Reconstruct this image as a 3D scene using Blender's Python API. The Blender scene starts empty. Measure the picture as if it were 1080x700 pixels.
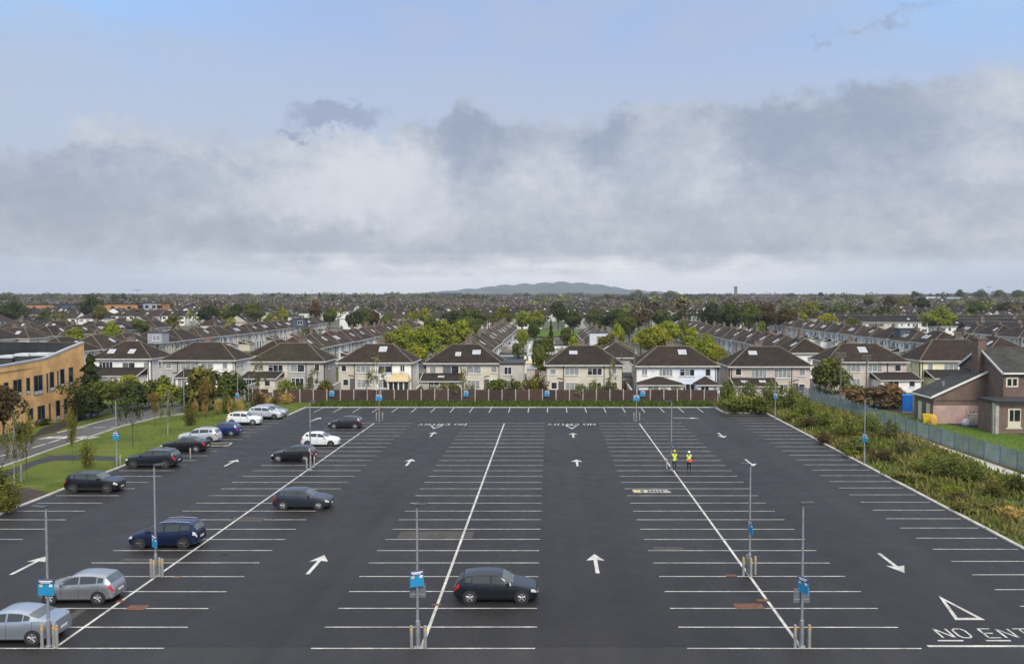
import bpy, math, random
from mathutils import Vector, Matrix
import numpy as np

# ------------------------------------------------------------------ camera, light, exposure
S = bpy.context.scene
COL = S.collection
FPX, PX0, YH, CAMH = 912.0, 580.0, 316.0, 15.5        # focal length / principal point in photo pixels (1080 wide)
PITCH = math.atan((350.0 - YH) / FPX)
cam_d = bpy.data.cameras.new('camera')
cam = bpy.data.objects.new('camera', cam_d); COL.objects.link(cam)
cam.location = (0, 0, CAMH); cam.rotation_euler = (math.pi / 2 - PITCH, 0, 0)
cam_d.sensor_width = 36; cam_d.sensor_fit = 'HORIZONTAL'; cam_d.lens = FPX / 1080 * 36
cam_d.shift_x = -(PX0 - 540) / 1080
cam_d.clip_start = 0.5; cam_d.clip_end = 30000
S.camera = cam
S.view_settings.view_transform = 'Standard'; S.view_settings.look = 'None'
S.view_settings.exposure = 0.15; S.view_settings.gamma = 1; S.view_settings.use_curve_mapping = False
S.render.engine = 'CYCLES'
S.cycles.max_bounces = 5; S.cycles.diffuse_bounces = 3; S.cycles.glossy_bounces = 2; S.cycles.volume_bounces = 0
S.cycles.transparent_max_bounces = 6

SUN_EL, SUN_AZ = 44.0, 160.0                           # degrees; azimuth clockwise from +Y (behind, to the left)
sun_d = bpy.data.lights.new('sun', 'SUN'); sun = bpy.data.objects.new('sun', sun_d); COL.objects.link(sun)
sun_d.energy = 3.0; sun_d.angle = math.radians(24); sun_d.color = (1, .93, .82)
_a, _e = math.radians(SUN_AZ), math.radians(SUN_EL)
_dir = Vector((math.sin(_a) * math.cos(_e), math.cos(_a) * math.cos(_e), math.sin(_e)))
sun.rotation_euler = _dir.to_track_quat('Z', 'Y').to_euler()

class NT:
    """small helper for writing node graphs"""
    def __init__(s, tree): s.t = tree; s.n = tree.nodes; s.l = tree.links
    def new(s, typ, **kw):
        n = s.n.new(typ)
        for k, v in kw.items(): setattr(n, k, v)
        return n
    def put(s, sock, v):
        if isinstance(v, (int, float)): sock.default_value = v
        elif isinstance(v, (tuple, list)): sock.default_value = tuple(v) + ((1,) if len(v) == 3 and sock.type == 'RGBA' else ())
        else: s.l.new(v, sock)
    def m(s, op, a, b=None, c=None, clamp=False):
        n = s.new('ShaderNodeMath', operation=op); n.use_clamp = clamp
        for i, v in enumerate((a, b, c)):
            if v is not None: s.put(n.inputs[i], v)
        return n.outputs[0]
    def ss(s, v, lo, hi, a=0.0, b=1.0):
        n = s.new('ShaderNodeMapRange', interpolation_type='SMOOTHSTEP')
        s.put(n.inputs[0], v); n.inputs[1].default_value = lo; n.inputs[2].default_value = hi
        n.inputs[3].default_value = a; n.inputs[4].default_value = b
        return n.outputs[0]
    def mix(s, f, a, b, blend='MIX'):
        n = s.new('ShaderNodeMix', data_type='RGBA', blend_type=blend)
        s.put(n.inputs[0], f); s.put(n.inputs[6], a); s.put(n.inputs[7], b)
        return n.outputs[2]
    def noise(s, vec, scale, detail=4, rough=.5, dist=0.0):
        n = s.new('ShaderNodeTexNoise'); n.inputs['Scale'].default_value = scale; n.inputs['Detail'].default_value = detail
        n.inputs['Roughness'].default_value = rough; n.inputs['Distortion'].default_value = dist
        if vec is not None: s.l.new(vec, n.inputs['Vector'])
        return n.outputs['Fac']
    def xyz(s, x, y, z):
        n = s.new('ShaderNodeCombineXYZ')
        for i, v in enumerate((x, y, z)): s.put(n.inputs[i], v)
        return n.outputs[0]

SKY_STRENGTH = 0.10
world = bpy.data.worlds.new('World'); S.world = world; world.use_nodes = True
T = NT(world.node_tree); T.n.clear()
out = T.new('ShaderNodeOutputWorld'); bg = T.new('ShaderNodeBackground'); bg.inputs[1].default_value = SKY_STRENGTH
T.l.new(bg.outputs[0], out.inputs[0])
sky = T.new('ShaderNodeTexSky'); sky.sky_type = 'NISHITA'; sky.sun_disc = False
sky.sun_elevation = math.radians(SUN_EL); sky.sun_rotation = math.radians(SUN_AZ)
sky.air_density = 1.0; sky.dust_density = 2.0
tc = T.new('ShaderNodeTexCoord'); sep = T.new('ShaderNodeSeparateXYZ'); T.l.new(tc.outputs['Generated'], sep.inputs[0])
DEG = 180 / math.pi
el = T.m('MULTIPLY', T.m('ARCSINE', sep.outputs[2]), DEG)
az = T.m('MULTIPLY', T.m('ARCTAN2', sep.outputs[0], sep.outputs[1]), DEG)
n_big = T.noise(T.xyz(T.m('MULTIPLY', az, .11), T.m('MULTIPLY', el, .25), 3.1), 1.0, 7, .55, .25)
n_mid = T.noise(T.xyz(T.m('MULTIPLY', az, .26), T.m('MULTIPLY', el, .42), 7.7), 1.0, 8, .6, .3)
n_fine = T.noise(T.xyz(T.m('MULTIPLY', az, .8), T.m('MULTIPLY', el, 1.0), 1.3), 1.0, 6, .6)
n_streak = T.noise(T.xyz(T.m('MULTIPLY', az, .07), T.m('MULTIPLY', el, .9), 5.2), 1.0, 6, .55, .4)
# clear air behind the clouds: Nishita blended with a thin milky veil
K = 1 / SKY_STRENGTH
def k(c, f=.89): return tuple(v * K * f for v in c)
veil = T.mix(T.ss(el, 10, 21), k((.52, .60, .76)), k((.38, .53, .88)))
veil = T.mix(T.m('MULTIPLY', T.ss(T.m('ABSOLUTE', T.m('ADD', az, .5)), 10, 32, 0, 1), T.ss(el, 11, 19)), veil, k((.38, .66, 1.08)))
veil = T.mix(T.m('MULTIPLY', T.ss(n_big, .4, .65), .45), veil, k((.52, .58, .71)))
clear = T.mix(.12, veil, sky.outputs[0])
# the long bank of cloud: an uneven top line with heaped heads, darker and lighter masses inside it
def nz(a, b2, seed, det=6, rough=.58): return T.m('SUBTRACT', T.noise(T.xyz(T.m('MULTIPLY', az, a), T.m('MULTIPLY', el, b2), seed), 1.0, det, rough), .5)
azw = T.m('ADD', az, T.m('ADD', T.m('MULTIPLY', nz(.16, .2, 11.3), 7.0), T.m('MULTIPLY', nz(.7, .8, 2.9), 3.0)))
elw = T.m('ADD', el, T.m('ADD', T.m('MULTIPLY', nz(.18, .22, 21.7), 4.2), T.m('ADD', T.m('MULTIPLY', nz(.75, .85, 8.1, 8, .65), 2.8), T.m('MULTIPLY', nz(2.1, 2.2, 4.4, 6, .65), 1.1))))
def to_az(px): return math.degrees(math.atan((px - PX0) / FPX))
def to_el(py): return math.degrees(math.atan((YH - py) / FPX))
ramp = T.new('ShaderNodeValToRGB'); cr = ramp.color_ramp; cr.interpolation = 'EASE'
tops = [(-60, 185), (40, 178), (95, 160), (180, 162), (270, 158), (330, 150), (400, 158), (452, 140), (490, 112), (535, 128), (585, 152), (625, 136), (660, 134), (700, 140), (745, 150), (790, 118), (835, 128), (880, 92), (925, 82), (965, 118), (1020, 128), (1120, 105)]
lo, hi = to_az(-60), to_az(1120)
for q, (x, y) in enumerate(tops):
    e = cr.elements[q] if q < 2 else cr.elements.new(.5)
    e.position = (to_az(x) - lo) / (hi - lo); e.color = (to_el(y) / 20,) * 3 + (1,)
for e, (x, y) in zip(sorted(cr.elements, key=lambda e: e.position), tops): e.color = (to_el(y) / 20,) * 3 + (1,)
T.put(ramp.inputs[0], T.m('DIVIDE', T.m('SUBTRACT', azw, lo), hi - lo))
top = T.m('MULTIPLY', ramp.outputs[0], 20.0)
above = T.m('SUBTRACT', elw, top)
bank = T.ss(above, .85, -.75)
def blob(x, y, sx, sy, am):
    ga = T.m('POWER', T.m('DIVIDE', T.m('SUBTRACT', azw, to_az(x)), sx / 15.9), 2.0); ge = T.m('POWER', T.m('DIVIDE', T.m('SUBTRACT', elw, to_el(y)), sy / 15.9), 2.0)
    return T.m('MULTIPLY', T.m('EXPONENT', T.m('MULTIPLY', T.m('ADD', ga, ge), -1.0)), am)
tone = .47
for q in [(500, 148, 58, 46, -.52), (640, 145, 30, 30, -.45), (800, 150, 52, 46, -.42), (915, 122, 62, 46, -.40), (960, 215, 170, 70, -.22), (130, 205, 150, 42, -.20), (30, 240, 120, 50, -.22), (280, 257, 150, 18, -.16), (620, 257, 330, 18, -.22), (250, 175, 60, 22, -.16), (700, 190, 60, 40, -.18),
          (395, 195, 75, 48, .30), (430, 172, 40, 22, .16), (575, 195, 60, 26, .16), (745, 190, 34, 22, .26), (1040, 185, 50, 18, .26), (330, 215, 110, 30, .16), (1000, 250, 120, 14, .22), (170, 165, 90, 12, .18)]:
    tone = T.m('ADD', tone, blob(*q))
tone = T.m('ADD', tone, T.m('ADD', T.m('MULTIPLY', nz(.22, .4, 7.7, 8, .64), .70), T.m('ADD', T.m('MULTIPLY', T.m('SUBTRACT', n_fine, .5), .45), T.m('MULTIPLY', nz(1.9, 2.6, 6.6, 6, .65), .25))))
lowc = T.mix(T.ss(el, 3, 9), k((.385, .42, .485)), k((.325, .39, .51)))
cloudc = T.mix(T.ss(tone, -.1, .95), lowc, k((.735, .757, .80)))
col = T.mix(T.m('MULTIPLY', bank, .93), clear, cloudc)
# a separate small cloud and a few shreds above the bank
heads = blob(362, 132, 52, 17, 1.0)
for q in [(318, 146, 24, 9, .75), (925, 44, 62, 9, .62), (868, 60, 22, 7, .6), (985, 40, 30, 8, .5)]: heads = T.m('MAXIMUM', heads, blob(*q))
hm = T.m('ADD', heads, T.m('MULTIPLY', T.m('SUBTRACT', n_fine, .5), .7))
col = T.mix(T.m('MULTIPLY', T.ss(hm, .30, .80), .9), col, k((.35, .41, .56)))
# pale strip of open sky under the cloud base
strip_e = T.m('ADD', el, T.m('MULTIPLY', T.m('ADD', T.m('SUBTRACT', n_streak, .5), nz(.3, .6, 13.1)), 2.6))
strip = T.m('MULTIPLY', T.ss(strip_e, 3.2, 1.2), T.ss(T.m('ABSOLUTE', T.m('ADD', az, 1.0)), 12, 30, .92, .55))
col = T.mix(strip, col, T.mix(T.ss(T.m('ABSOLUTE', T.m('ADD', az, 1.0)), 8, 28), k((1.06, 1.05, 1.02)), k((.74, .81, .90))))
# overcast overhead and behind the viewer, brighter towards the zenith
up = T.ss(el, 20, 60)
over = T.mix(T.ss(n_big, .35, .65), k((1.2, 1.2, 1.22)), k((1.62, 1.58, 1.52)))
col = T.mix(up, col, over)
T.l.new(col, bg.inputs[0])

# ------------------------------------------------------------------ helpers
rnd = random.Random(7)
TAU = math.tau
def G(px, py, z=0.0):
    """photo pixel -> point on the horizontal plane of height z"""
    u = (px - PX0) / FPX; v = (py - 350.0) / FPX
    ca, sa = math.cos(PITCH), math.sin(PITCH)
    t = (CAMH - z) / (sa + v * ca)
    return Vector((t * u, t * (ca - v * sa), z))
def AT(px, py, Y):
    """photo pixel -> point at distance Y"""
    u = (px - PX0) / FPX; v = (py - 350.0) / FPX
    ca, sa = math.cos(PITCH), math.sin(PITCH)
    t = Y / (ca - v * sa)
    return Vector((t * u, Y, CAMH - t * (sa + v * ca)))
def tz(Y, X=0):
    y = Y - 250.0
    if y <= 0: return 0.0
    y = min(y, 2150.0)
    return .011 * y * min(1, y / 200)

class MB:
    """collects faces, each with a material slot; build() links them as one mesh object"""
    def __init__(s): s.v = []; s.f = []; s.mi = []
    def poly(s, pts, m=0):
        i = len(s.v); s.v.extend([tuple(p) for p in pts]); s.f.append(tuple(range(i, i + len(pts)))); s.mi.append(m)
    def box(s, x0, y0, z0, x1, y1, z1, m=0, mat=None, open_bottom=False):
        c = [(x0, y0, z0), (x1, y0, z0), (x1, y1, z0), (x0, y1, z0), (x0, y0, z1), (x1, y0, z1), (x1, y1, z1), (x0, y1, z1)]
        if mat is not None: c = [tuple(mat @ Vector(p)) for p in c]
        i = len(s.v); s.v.extend(c)
        F = [(4, 5, 6, 7), (0, 1, 5, 4), (1, 2, 6, 5), (2, 3, 7, 6), (3, 0, 4, 7)]
        if not open_bottom: F.append((3, 2, 1, 0))
        for f in F: s.f.append(tuple(i + j for j in f)); s.mi.append(m)
    def tube(s, pts, rad, n=8, m=0, cap=True):
        pts = [Vector(p) for p in pts]; i0 = len(s.v); N = len(pts)
        for q, p in enumerate(pts):
            d = (pts[min(q + 1, N - 1)] - pts[max(q - 1, 0)]).normalized()
            a = d.cross(Vector((0, 0, 1)) if abs(d.z) < .95 else Vector((1, 0, 0))).normalized(); b = d.cross(a)
            r = rad[q] if isinstance(rad, (list, tuple)) else rad
            for j in range(n):
                an = TAU * j / n; s.v.append(tuple(p + a * (math.cos(an) * r) + b * (math.sin(an) * r)))
        for q in range(N - 1):
            for j in range(n):
                k2 = (j + 1) % n
                s.f.append((i0 + q * n + j, i0 + q * n + k2, i0 + (q + 1) * n + k2, i0 + (q + 1) * n + j)); s.mi.append(m)
        if cap:
            s.f.append(tuple(i0 + j for j in range(n - 1, -1, -1))); s.mi.append(m)
            s.f.append(tuple(i0 + (N - 1) * n + j for j in range(n))); s.mi.append(m)
    def prism(s, pts, z0, z1, m=0, mt=None):
        a = [(p[0], p[1], z0) for p in pts]; b = [(p[0], p[1], z1) for p in pts]; n = len(pts)
        s.poly(b, m if mt is None else mt)
        s.poly(a[::-1], m)
        for i in range(n): s.poly([a[i], a[(i + 1) % n], b[(i + 1) % n], b[i]], m)
    def mesh(s, name, mats, smooth=None):
        me = bpy.data.meshes.new(name); me.from_pydata(s.v, [], s.f)
        for mm in mats: me.materials.append(mm)
        if len(mats) > 1: me.polygons.foreach_set('material_index', s.mi)
        if smooth is not None:
            me.polygons.foreach_set('use_smooth', [True] * len(s.f))
            me.set_sharp_from_angle(angle=math.radians(smooth))
        me.update(); return me
    def build(s, name, mats, parent=None, loc=(0, 0, 0), rz=0.0, smooth=None, color=None):
        if not isinstance(mats, (list, tuple)): mats = [mats]
        return link(name, s.mesh(name, mats, smooth), parent, loc, rz, color)
def link(name, me, parent=None, loc=(0, 0, 0), rz=0.0, color=None):
    o = bpy.data.objects.new(name, me); COL.objects.link(o)
    o.parent = parent; o.location = loc; o.rotation_euler = (0, 0, rz)
    if color is not None: o.color = tuple(color[:3]) + (1,)
    return o
def tag(o, label=None, cat=None, group=None, kind=None):
    if label: o['label'] = label
    if cat: o['category'] = cat
    if group: o['group'] = group
    if kind: o['kind'] = kind
    return o
def thing(name, label, cat, loc=(0, 0, 0), rz=0.0, group=None):
    return tag(link(name, None, None, loc, rz), label, cat, group)
def copy_tree(o, parent=None):
    c = o.copy(); COL.objects.link(c); c.parent = parent
    for ch in list(KIDS.get(o.name, [])) : copy_tree(ch, c)
    return c
KIDS = {}
def index_kids(root):
    for ch in root.children_recursive:
        KIDS.setdefault(ch.parent.name, [])
        if ch not in KIDS[ch.parent.name]: KIDS[ch.parent.name].append(ch)

# ------------------------------------------------------------------ materials
def mat(name, col, rough=.85, var=.25, scale=2.0, metal=0.0, objcol=False, bump=0.0, bscale=20.0, spec=.5, tint=None, coord='Object', grain=0.0, gscale=60.0):
    m = bpy.data.materials.new(name); m.use_nodes = True; t = NT(m.node_tree)
    b = t.n['Principled BSDF']; b.inputs['Roughness'].default_value = rough; b.inputs['Metallic'].default_value = metal
    b.inputs['Specular IOR Level'].default_value = spec
    c = t.new('ShaderNodeTexCoord'); v = c.outputs[coord]
    base = t.new('ShaderNodeObjectInfo').outputs['Color'] if objcol else None
    if base is None:
        rgb = t.new('ShaderNodeRGB'); rgb.outputs[0].default_value = tuple(col) + (1,); base = rgb.outputs[0]
    if var:
        n = t.noise(v, scale, 6, .6)
        base = t.mix(1.0, base, t.mix(t.ss(n, .3, .7), (1 - var,) * 3, (1 + var,) * 3), 'MULTIPLY')
        if tint:
            n2 = t.noise(v, scale * .37, 4, .6)
            base = t.mix(t.m('MULTIPLY', t.ss(n2, .5, .72), .6), base, tint)
    if grain:
        n3 = t.noise(v, gscale, 2, .5)
        base = t.mix(1.0, base, t.mix(t.ss(n3, .25, .75), (1 - grain,) * 3, (1 + grain,) * 3), 'MULTIPLY')
    t.l.new(base, b.inputs['Base Color'])
    if bump:
        bn = t.new('ShaderNodeBump'); bn.inputs['Strength'].default_value = bump; bn.inputs['Distance'].default_value = .02
        t.l.new(t.noise(v, bscale, 3, .6), bn.inputs['Height']); t.l.new(bn.outputs[0], b.inputs['Normal'])
    return m

def asphalt_mat(name, col, sheen=.55):
    m = bpy.data.materials.new(name); m.use_nodes = True; t = NT(m.node_tree); b = t.n['Principled BSDF']
    v = t.new('ShaderNodeTexCoord').outputs['Object']
    big = t.noise(v, .05, 5, .6); mid = t.noise(v, .6, 5, .65); fine = t.noise(v, 14, 2, .7)
    mp = t.new('ShaderNodeMapping'); mp.inputs['Scale'].default_value = (1.0, .02, 1); t.l.new(v, mp.inputs[0])
    lane = t.noise(mp.outputs[0], .55, 3, .5)                       # paving lanes laid along the aisles
    c = t.mix(t.ss(big, .3, .7), tuple(x * .78 for x in col), tuple(x * 1.24 for x in col))
    c = t.mix(1.0, c, t.mix(t.ss(mid, .25, .75), (.88,) * 3, (1.12,) * 3), 'MULTIPLY')
    c = t.mix(1.0, c, t.mix(t.ss(lane, .3, .7), (.85,) * 3, (1.17,) * 3), 'MULTIPLY')
    c = t.mix(1.0, c, t.mix(t.ss(fine, .25, .75), (.72,) * 3, (1.28,) * 3), 'MULTIPLY')
    st = t.noise(v, .22, 4, .7, .6)
    c = t.mix(t.m('MULTIPLY', t.ss(st, .62, .74), .35), c, (.042, .035, .029))
    t.l.new(c, b.inputs['Base Color']); b.inputs['Specular IOR Level'].default_value = .28
    t.l.new(t.ss(mid, .3, .7, sheen - .06, sheen + .08), b.inputs['Roughness'])
    bn = t.new('ShaderNodeBump'); bn.inputs['Strength'].default_value = .25; bn.inputs['Distance'].default_value = .01
    t.l.new(fine, bn.inputs['Height']); t.l.new(bn.outputs[0], b.inputs['Normal'])
    return m

def leaf_mat(name):
    m = bpy.data.materials.new(name); m.use_nodes = True; t = NT(m.node_tree); b = t.n['Principled BSDF']
    oc = t.new('ShaderNodeObjectInfo').outputs['Color']; isl = t.new('ShaderNodeNewGeometry').outputs['Random Per Island']
    v = t.new('ShaderNodeTexCoord').outputs['Object']
    c = t.mix(1.0, oc, t.mix(isl, (.55, .6, .6), (1.55, 1.4, 1.2)), 'MULTIPLY')
    n = t.noise(v, 2.5, 4, .6)
    c = t.mix(1.0, c, t.mix(t.ss(n, .3, .7), (.7, .72, .8), (1.35, 1.28, 1.0)), 'MULTIPLY')
    t.l.new(c, b.inputs['Base Color']); b.inputs['Roughness'].default_value = .7; b.inputs['Specular IOR Level'].default_value = .25
    tr = t.new('ShaderNodeBsdfTranslucent'); t.l.new(c, tr.inputs[0])
    mx = t.new('ShaderNodeMixShader'); mx.inputs[0].default_value = .3
    t.l.new(b.outputs[0], mx.inputs[1]); t.l.new(tr.outputs[0], mx.inputs[2]); t.l.new(mx.outputs[0], t.n['Material Output'].inputs[0])
    return m

def roof_mat(name):
    m = bpy.data.materials.new(name); m.use_nodes = True; t = NT(m.node_tree); b = t.n['Principled BSDF']
    oc = t.new('ShaderNodeObjectInfo'); v = t.new('ShaderNodeTexCoord').outputs['Object']
    sp = t.new('ShaderNodeSeparateXYZ'); t.l.new(v, sp.inputs[0])
    row = t.m('FRACT', t.m('MULTIPLY', sp.outputs[2], 5.6))          # tile courses follow the height
    mp = t.new('ShaderNodeMapping'); mp.inputs['Scale'].default_value = (3.3, 3.3, 5.6); t.l.new(v, mp.inputs[0])
    vor = t.new('ShaderNodeTexVoronoi'); vor.inputs['Scale'].default_value = 1.0; t.l.new(mp.outputs[0], vor.inputs['Vector'])
    c = t.mix(1.0, oc.outputs['Color'], t.mix(t.ss(t.noise(v, .8, 5, .65), .3, .7), (.66, .66, .68), (1.35, 1.3, 1.2)), 'MULTIPLY')
    vb = t.new('ShaderNodeRGBToBW'); t.l.new(vor.outputs['Color'], vb.inputs[0])
    c = t.mix(1.0, c, t.mix(vb.outputs[0], (.72, .72, .74), (1.3, 1.26, 1.2)), 'MULTIPLY')
    c = t.mix(t.m('MULTIPLY', t.ss(row, .78, .98), .5), c, (.012, .010, .009))
    moss = t.noise(v, .55, 5, .7)
    c = t.mix(t.m('MULTIPLY', t.ss(moss, .58, .74), .35), c, (.062, .055, .030))
    t.l.new(c, b.inputs['Base Color']); b.inputs['Roughness'].default_value = .85; b.inputs['Specular IOR Level'].default_value = .3
    bn = t.new('ShaderNodeBump'); bn.inputs['Strength'].default_value = .6; bn.inputs['Distance'].default_value = .04
    t.l.new(row, bn.inputs['Height']); t.l.new(bn.outputs[0], b.inputs['Normal'])
    return m

def pane_mat(name):
    """window glass: dark room behind, or a pale blind, differing from window to window"""
    m = bpy.data.materials.new(name); m.use_nodes = True; t = NT(m.node_tree); b = t.n['Principled BSDF']
    r = t.new('ShaderNodeObjectInfo').outputs['Random']; v = t.new('ShaderNodeTexCoord').outputs['Object']
    isl = t.new('ShaderNodeNewGeometry').outputs['Random Per Island']
    q = t.m('FRACT', t.m('ADD', r, t.m('MULTIPLY', isl, .35)))
    c = t.mix(t.ss(q, .5, .56), (.02, .022, .026), (.30, .31, .31))
    c = t.mix(t.m('MULTIPLY', t.ss(t.noise(v, 1.4, 3, .5), .45, .6), .4), c, (.10, .11, .12))
    t.l.new(c, b.inputs['Base Color']); b.inputs['Roughness'].default_value = .12
    return m

def grass_mat(name, a, bcol, c3):
    m = bpy.data.materials.new(name); m.use_nodes = True; t = NT(m.node_tree); b = t.n['Principled BSDF']
    v = t.new('ShaderNodeTexCoord').outputs['Object']
    c = t.mix(t.ss(t.noise(v, .12, 5, .6), .35, .65), a, bcol)
    c = t.mix(t.m('MULTIPLY', t.ss(t.noise(v, .45, 6, .75, .6), .46, .66), .9), c, c3)
    c = t.mix(t.m('MULTIPLY', t.ss(t.noise(v, 1.7, 5, .7), .55, .7), .5), c, tuple(x * .55 for x in a))
    c = t.mix(1.0, c, t.mix(t.noise(v, 9, 3, .7), (.55,) * 3, (1.45,) * 3), 'MULTIPLY')
    t.l.new(c, b.inputs['Base Color']); b.inputs['Roughness'].default_value = .95; b.inputs['Specular IOR Level'].default_value = .15
    bn = t.new('ShaderNodeBump'); bn.inputs['Strength'].default_value = .8; bn.inputs['Distance'].default_value = .08
    t.l.new(t.noise(v, 7, 4, .7), bn.inputs['Height']); t.l.new(bn.outputs[0], b.inputs['Normal'])
    return m

def town_ground_mat(name):
    m = bpy.data.materials.new(name); m.use_nodes = True; t = NT(m.node_tree); b = t.n['Principled BSDF']
    v = t.new('ShaderNodeTexCoord').outputs['Object']
    vor = t.new('ShaderNodeTexVoronoi'); vor.inputs['Scale'].default_value = .14; t.l.new(v, vor.inputs['Vector'])
    bw = t.new('ShaderNodeSeparateColor'); t.l.new(vor.outputs['Color'], bw.inputs[0])
    c = t.mix(t.ss(bw.outputs[0], .45, .5), (.055, .075, .025), (.13, .125, .115))
    c = t.mix(t.ss(bw.outputs[1], .7, .74), c, (.07, .06, .05))
    c = t.mix(1.0, c, t.mix(t.noise(v, 1.2, 5, .7), (.6,) * 3, (1.4,) * 3), 'MULTIPLY')
    t.l.new(c, b.inputs['Base Color']); b.inputs['Roughness'].default_value = .95; b.inputs['Specular IOR Level'].default_value = .2
    return m

def brick_mat(name, c1, c2, mortar, scale=4.0):
    m = bpy.data.materials.new(name); m.use_nodes = True; t = NT(m.node_tree); b = t.n['Principled BSDF']
    v = t.new('ShaderNodeTexCoord').outputs['Object']; sp = t.new('ShaderNodeSeparateXYZ'); t.l.new(v, sp.inputs[0])
    u = t.m('ADD', sp.outputs[0], sp.outputs[1])
    br = t.new('ShaderNodeTexBrick'); br.inputs['Scale'].default_value = scale
    br.inputs['Color1'].default_value = tuple(c1) + (1,); br.inputs['Color2'].default_value = tuple(c2) + (1,); br.inputs['Mortar'].default_value = tuple(mortar) + (1,)
    br.inputs['Mortar Size'].default_value = .015
    t.l.new(t.xyz(u, sp.outputs[2], 0.0), br.inputs['Vector'])
    c = t.mix(1.0, br.outputs[0], t.mix(t.ss(t.noise(v, .5, 5, .65), .3, .7), (.78,) * 3, (1.2, 1.18, 1.12)), 'MULTIPLY')
    t.l.new(c, b.inputs['Base Color']); b.inputs['Roughness'].default_value = .9; b.inputs['Specular IOR Level'].default_value = .25
    return m

M = {}
M['asphalt'] = asphalt_mat('car_park_asphalt', (.0190, .0170, .0165))
M['asphalt_old'] = asphalt_mat('access_road_asphalt', (.0265, .0245, .0238))
M['road'] = asphalt_mat('grey_road_asphalt', (.080, .078, .079), .7)
M['patch'] = mat('brown_repair_patch', (.12, .05, .028), .9, .3, 3, grain=.25)
M['wash'] = mat('dusty_asphalt_patch', (.050, .043, .038), .8, .2, 1.5, grain=.25)
M['paint'] = mat('white_road_paint', (.45, .44, .41), .7, .28, 1.3, grain=.38, gscale=26, tint=(.20, .195, .19))
M['paint_faded'] = mat('faded_panel_paint', (.27, .265, .24), .75, .3, 2, grain=.3, gscale=20)
M['paint_yellow'] = mat('yellow_road_paint', (.6, .5, .12), .7, .2, 3)
M['kerb'] = mat('concrete_kerb', (.42, .40, .36), .9, .2, 1.2, grain=.2, tint=(.25, .23, .2))
M['concrete'] = mat('concrete_post', (.36, .34, .31), .9, .2, 2)
M['grass'] = grass_mat('lawn_grass', (.055, .085, .012), (.10, .135, .018), (.125, .115, .032))
M['lawn'] = grass_mat('bright_lawn_grass', (.055, .115, .012), (.085, .145, .018), (.10, .11, .03))
M['scrub_ground'] = grass_mat('scrub_ground', (.055, .07, .02), (.12, .11, .045), (.13, .10, .055))
M['soil'] = mat('dark_soil', (.035, .026, .02), 1, .35, 1.5, bump=.5)
M['town'] = town_ground_mat('garden_ground')
M['hill'] = mat('hill_vegetation', (.06, .07, .05), 1, .4, .004)
M['leaf'] = leaf_mat('leaves')
M['bark'] = mat('bark', (.07, .055, .04), .95, .3, 5)
M['bark_pale'] = mat('birch_bark', (.45, .42, .38), .9, .3, 6)
M['weed'] = leaf_mat('weed_blades')
M['roof'] = roof_mat('concrete_roof_tiles')
M['ridge'] = mat('ridge_tiles', (.14, .115, .085), .9, .3, 3)
M['wall'] = mat('rendered_wall', (.5, .5, .5), .92, .12, .7, objcol=True, grain=.12, gscale=14)
M['upvc'] = mat('white_frame', (.70, .70, .69), .5, .06, 3)
M['pane'] = pane_mat('window_pane')
M['skylight'] = mat('sky_toned_roof_glass', (.33, .35, .39), .12, .12, 1.5, spec=.8)  # reflected sky painted into the glass as a pale bluish base colour
M['gutter'] = mat('white_fascia', (.52, .50, .47), .7, .15, 2)
M['pipe'] = mat('dark_pipe', (.035, .03, .03), .7, .1, 3)
M['chimney'] = mat('chimney_render', (.17, .14, .12), .95, .25, 3)
M['pot'] = mat('clay_pot', (.19, .09, .055), .9, .2, 5)
M['door'] = mat('painted_door', (.2, .2, .2), .5, .1, 3, objcol=True)
M['tan_brick'] = brick_mat('tan_brick', (.64, .355, .14), (.72, .42, .175), (.52, .37, .22), 4.5)
M['red_brick'] = brick_mat('orange_brick', (.42, .20, .08), (.48, .24, .10), (.4, .3, .2), 3)
M['membrane'] = mat('black_roof_membrane', (.022, .022, .026), .6, .4, .4, tint=(.07, .07, .075))
M['zinc'] = mat('zinc_coping', (.38, .39, .42), .5, .1, 2, metal=.2)
M['grey_frame'] = mat('grey_window_frame', (.11, .115, .125), .5, .1, 3)
M['glass_dark'] = mat('dark_glass', (.015, .018, .022), .08, .3, .7, tint=(.06, .065, .06))
M['spandrel'] = mat('pale_spandrel_panel', (.42, .45, .50), .5, .1, 2)
M['timber_fence'] = mat('brown_fence_board', (.062, .036, .028), .9, .2, 1.2, objcol=True, grain=.15)
M['galv'] = mat('galvanised_steel', (.33, .35, .38), .45, .15, 3, metal=.5)
M['palisade'] = mat('palisade_steel', (.30, .36, .42), .5, .18, .8, metal=.25, objcol=True)
M['lamp_head'] = mat('dark_luminaire', (.045, .05, .055), .5, .1, 3)
M['bollard'] = mat('steel_bollard', (.34, .33, .31), .5, .15, 3, metal=.4)
M['amber'] = mat('amber_band', (.60, .32, .04), .6, .1, 3)
M['sign_blue'] = mat('sign_blue', (.018, .24, .46), .45, .05, 3)
M['sign_navy'] = mat('sign_navy', (.05, .07, .16), .45, .05, 3)
M['sign_white'] = mat('sign_white', (.72, .72, .72), .5, .05, 3)
M['sign_back'] = mat('sign_back_grey', (.16, .18, .21), .5, .1, 3, metal=.3)
M['sign_orange'] = mat('sign_icon_cream', (.62, .5, .33), .5, .1, 3)
M['brown_render'] = mat('brown_render', (.155, .106, .085), .95, .18, .9, grain=.25, gscale=16)
M['pink_render'] = mat('pink_render', (.43, .30, .27), .95, .15, .7, grain=.15, gscale=12)
M['slate'] = roof_mat('slate_tiles')
M['cream_paint'] = mat('cream_door', (.60, .56, .42), .6, .1, 3)
M['blue_plastic'] = mat('blue_plastic', (.01, .13, .50), .45, .1, 2)
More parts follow.
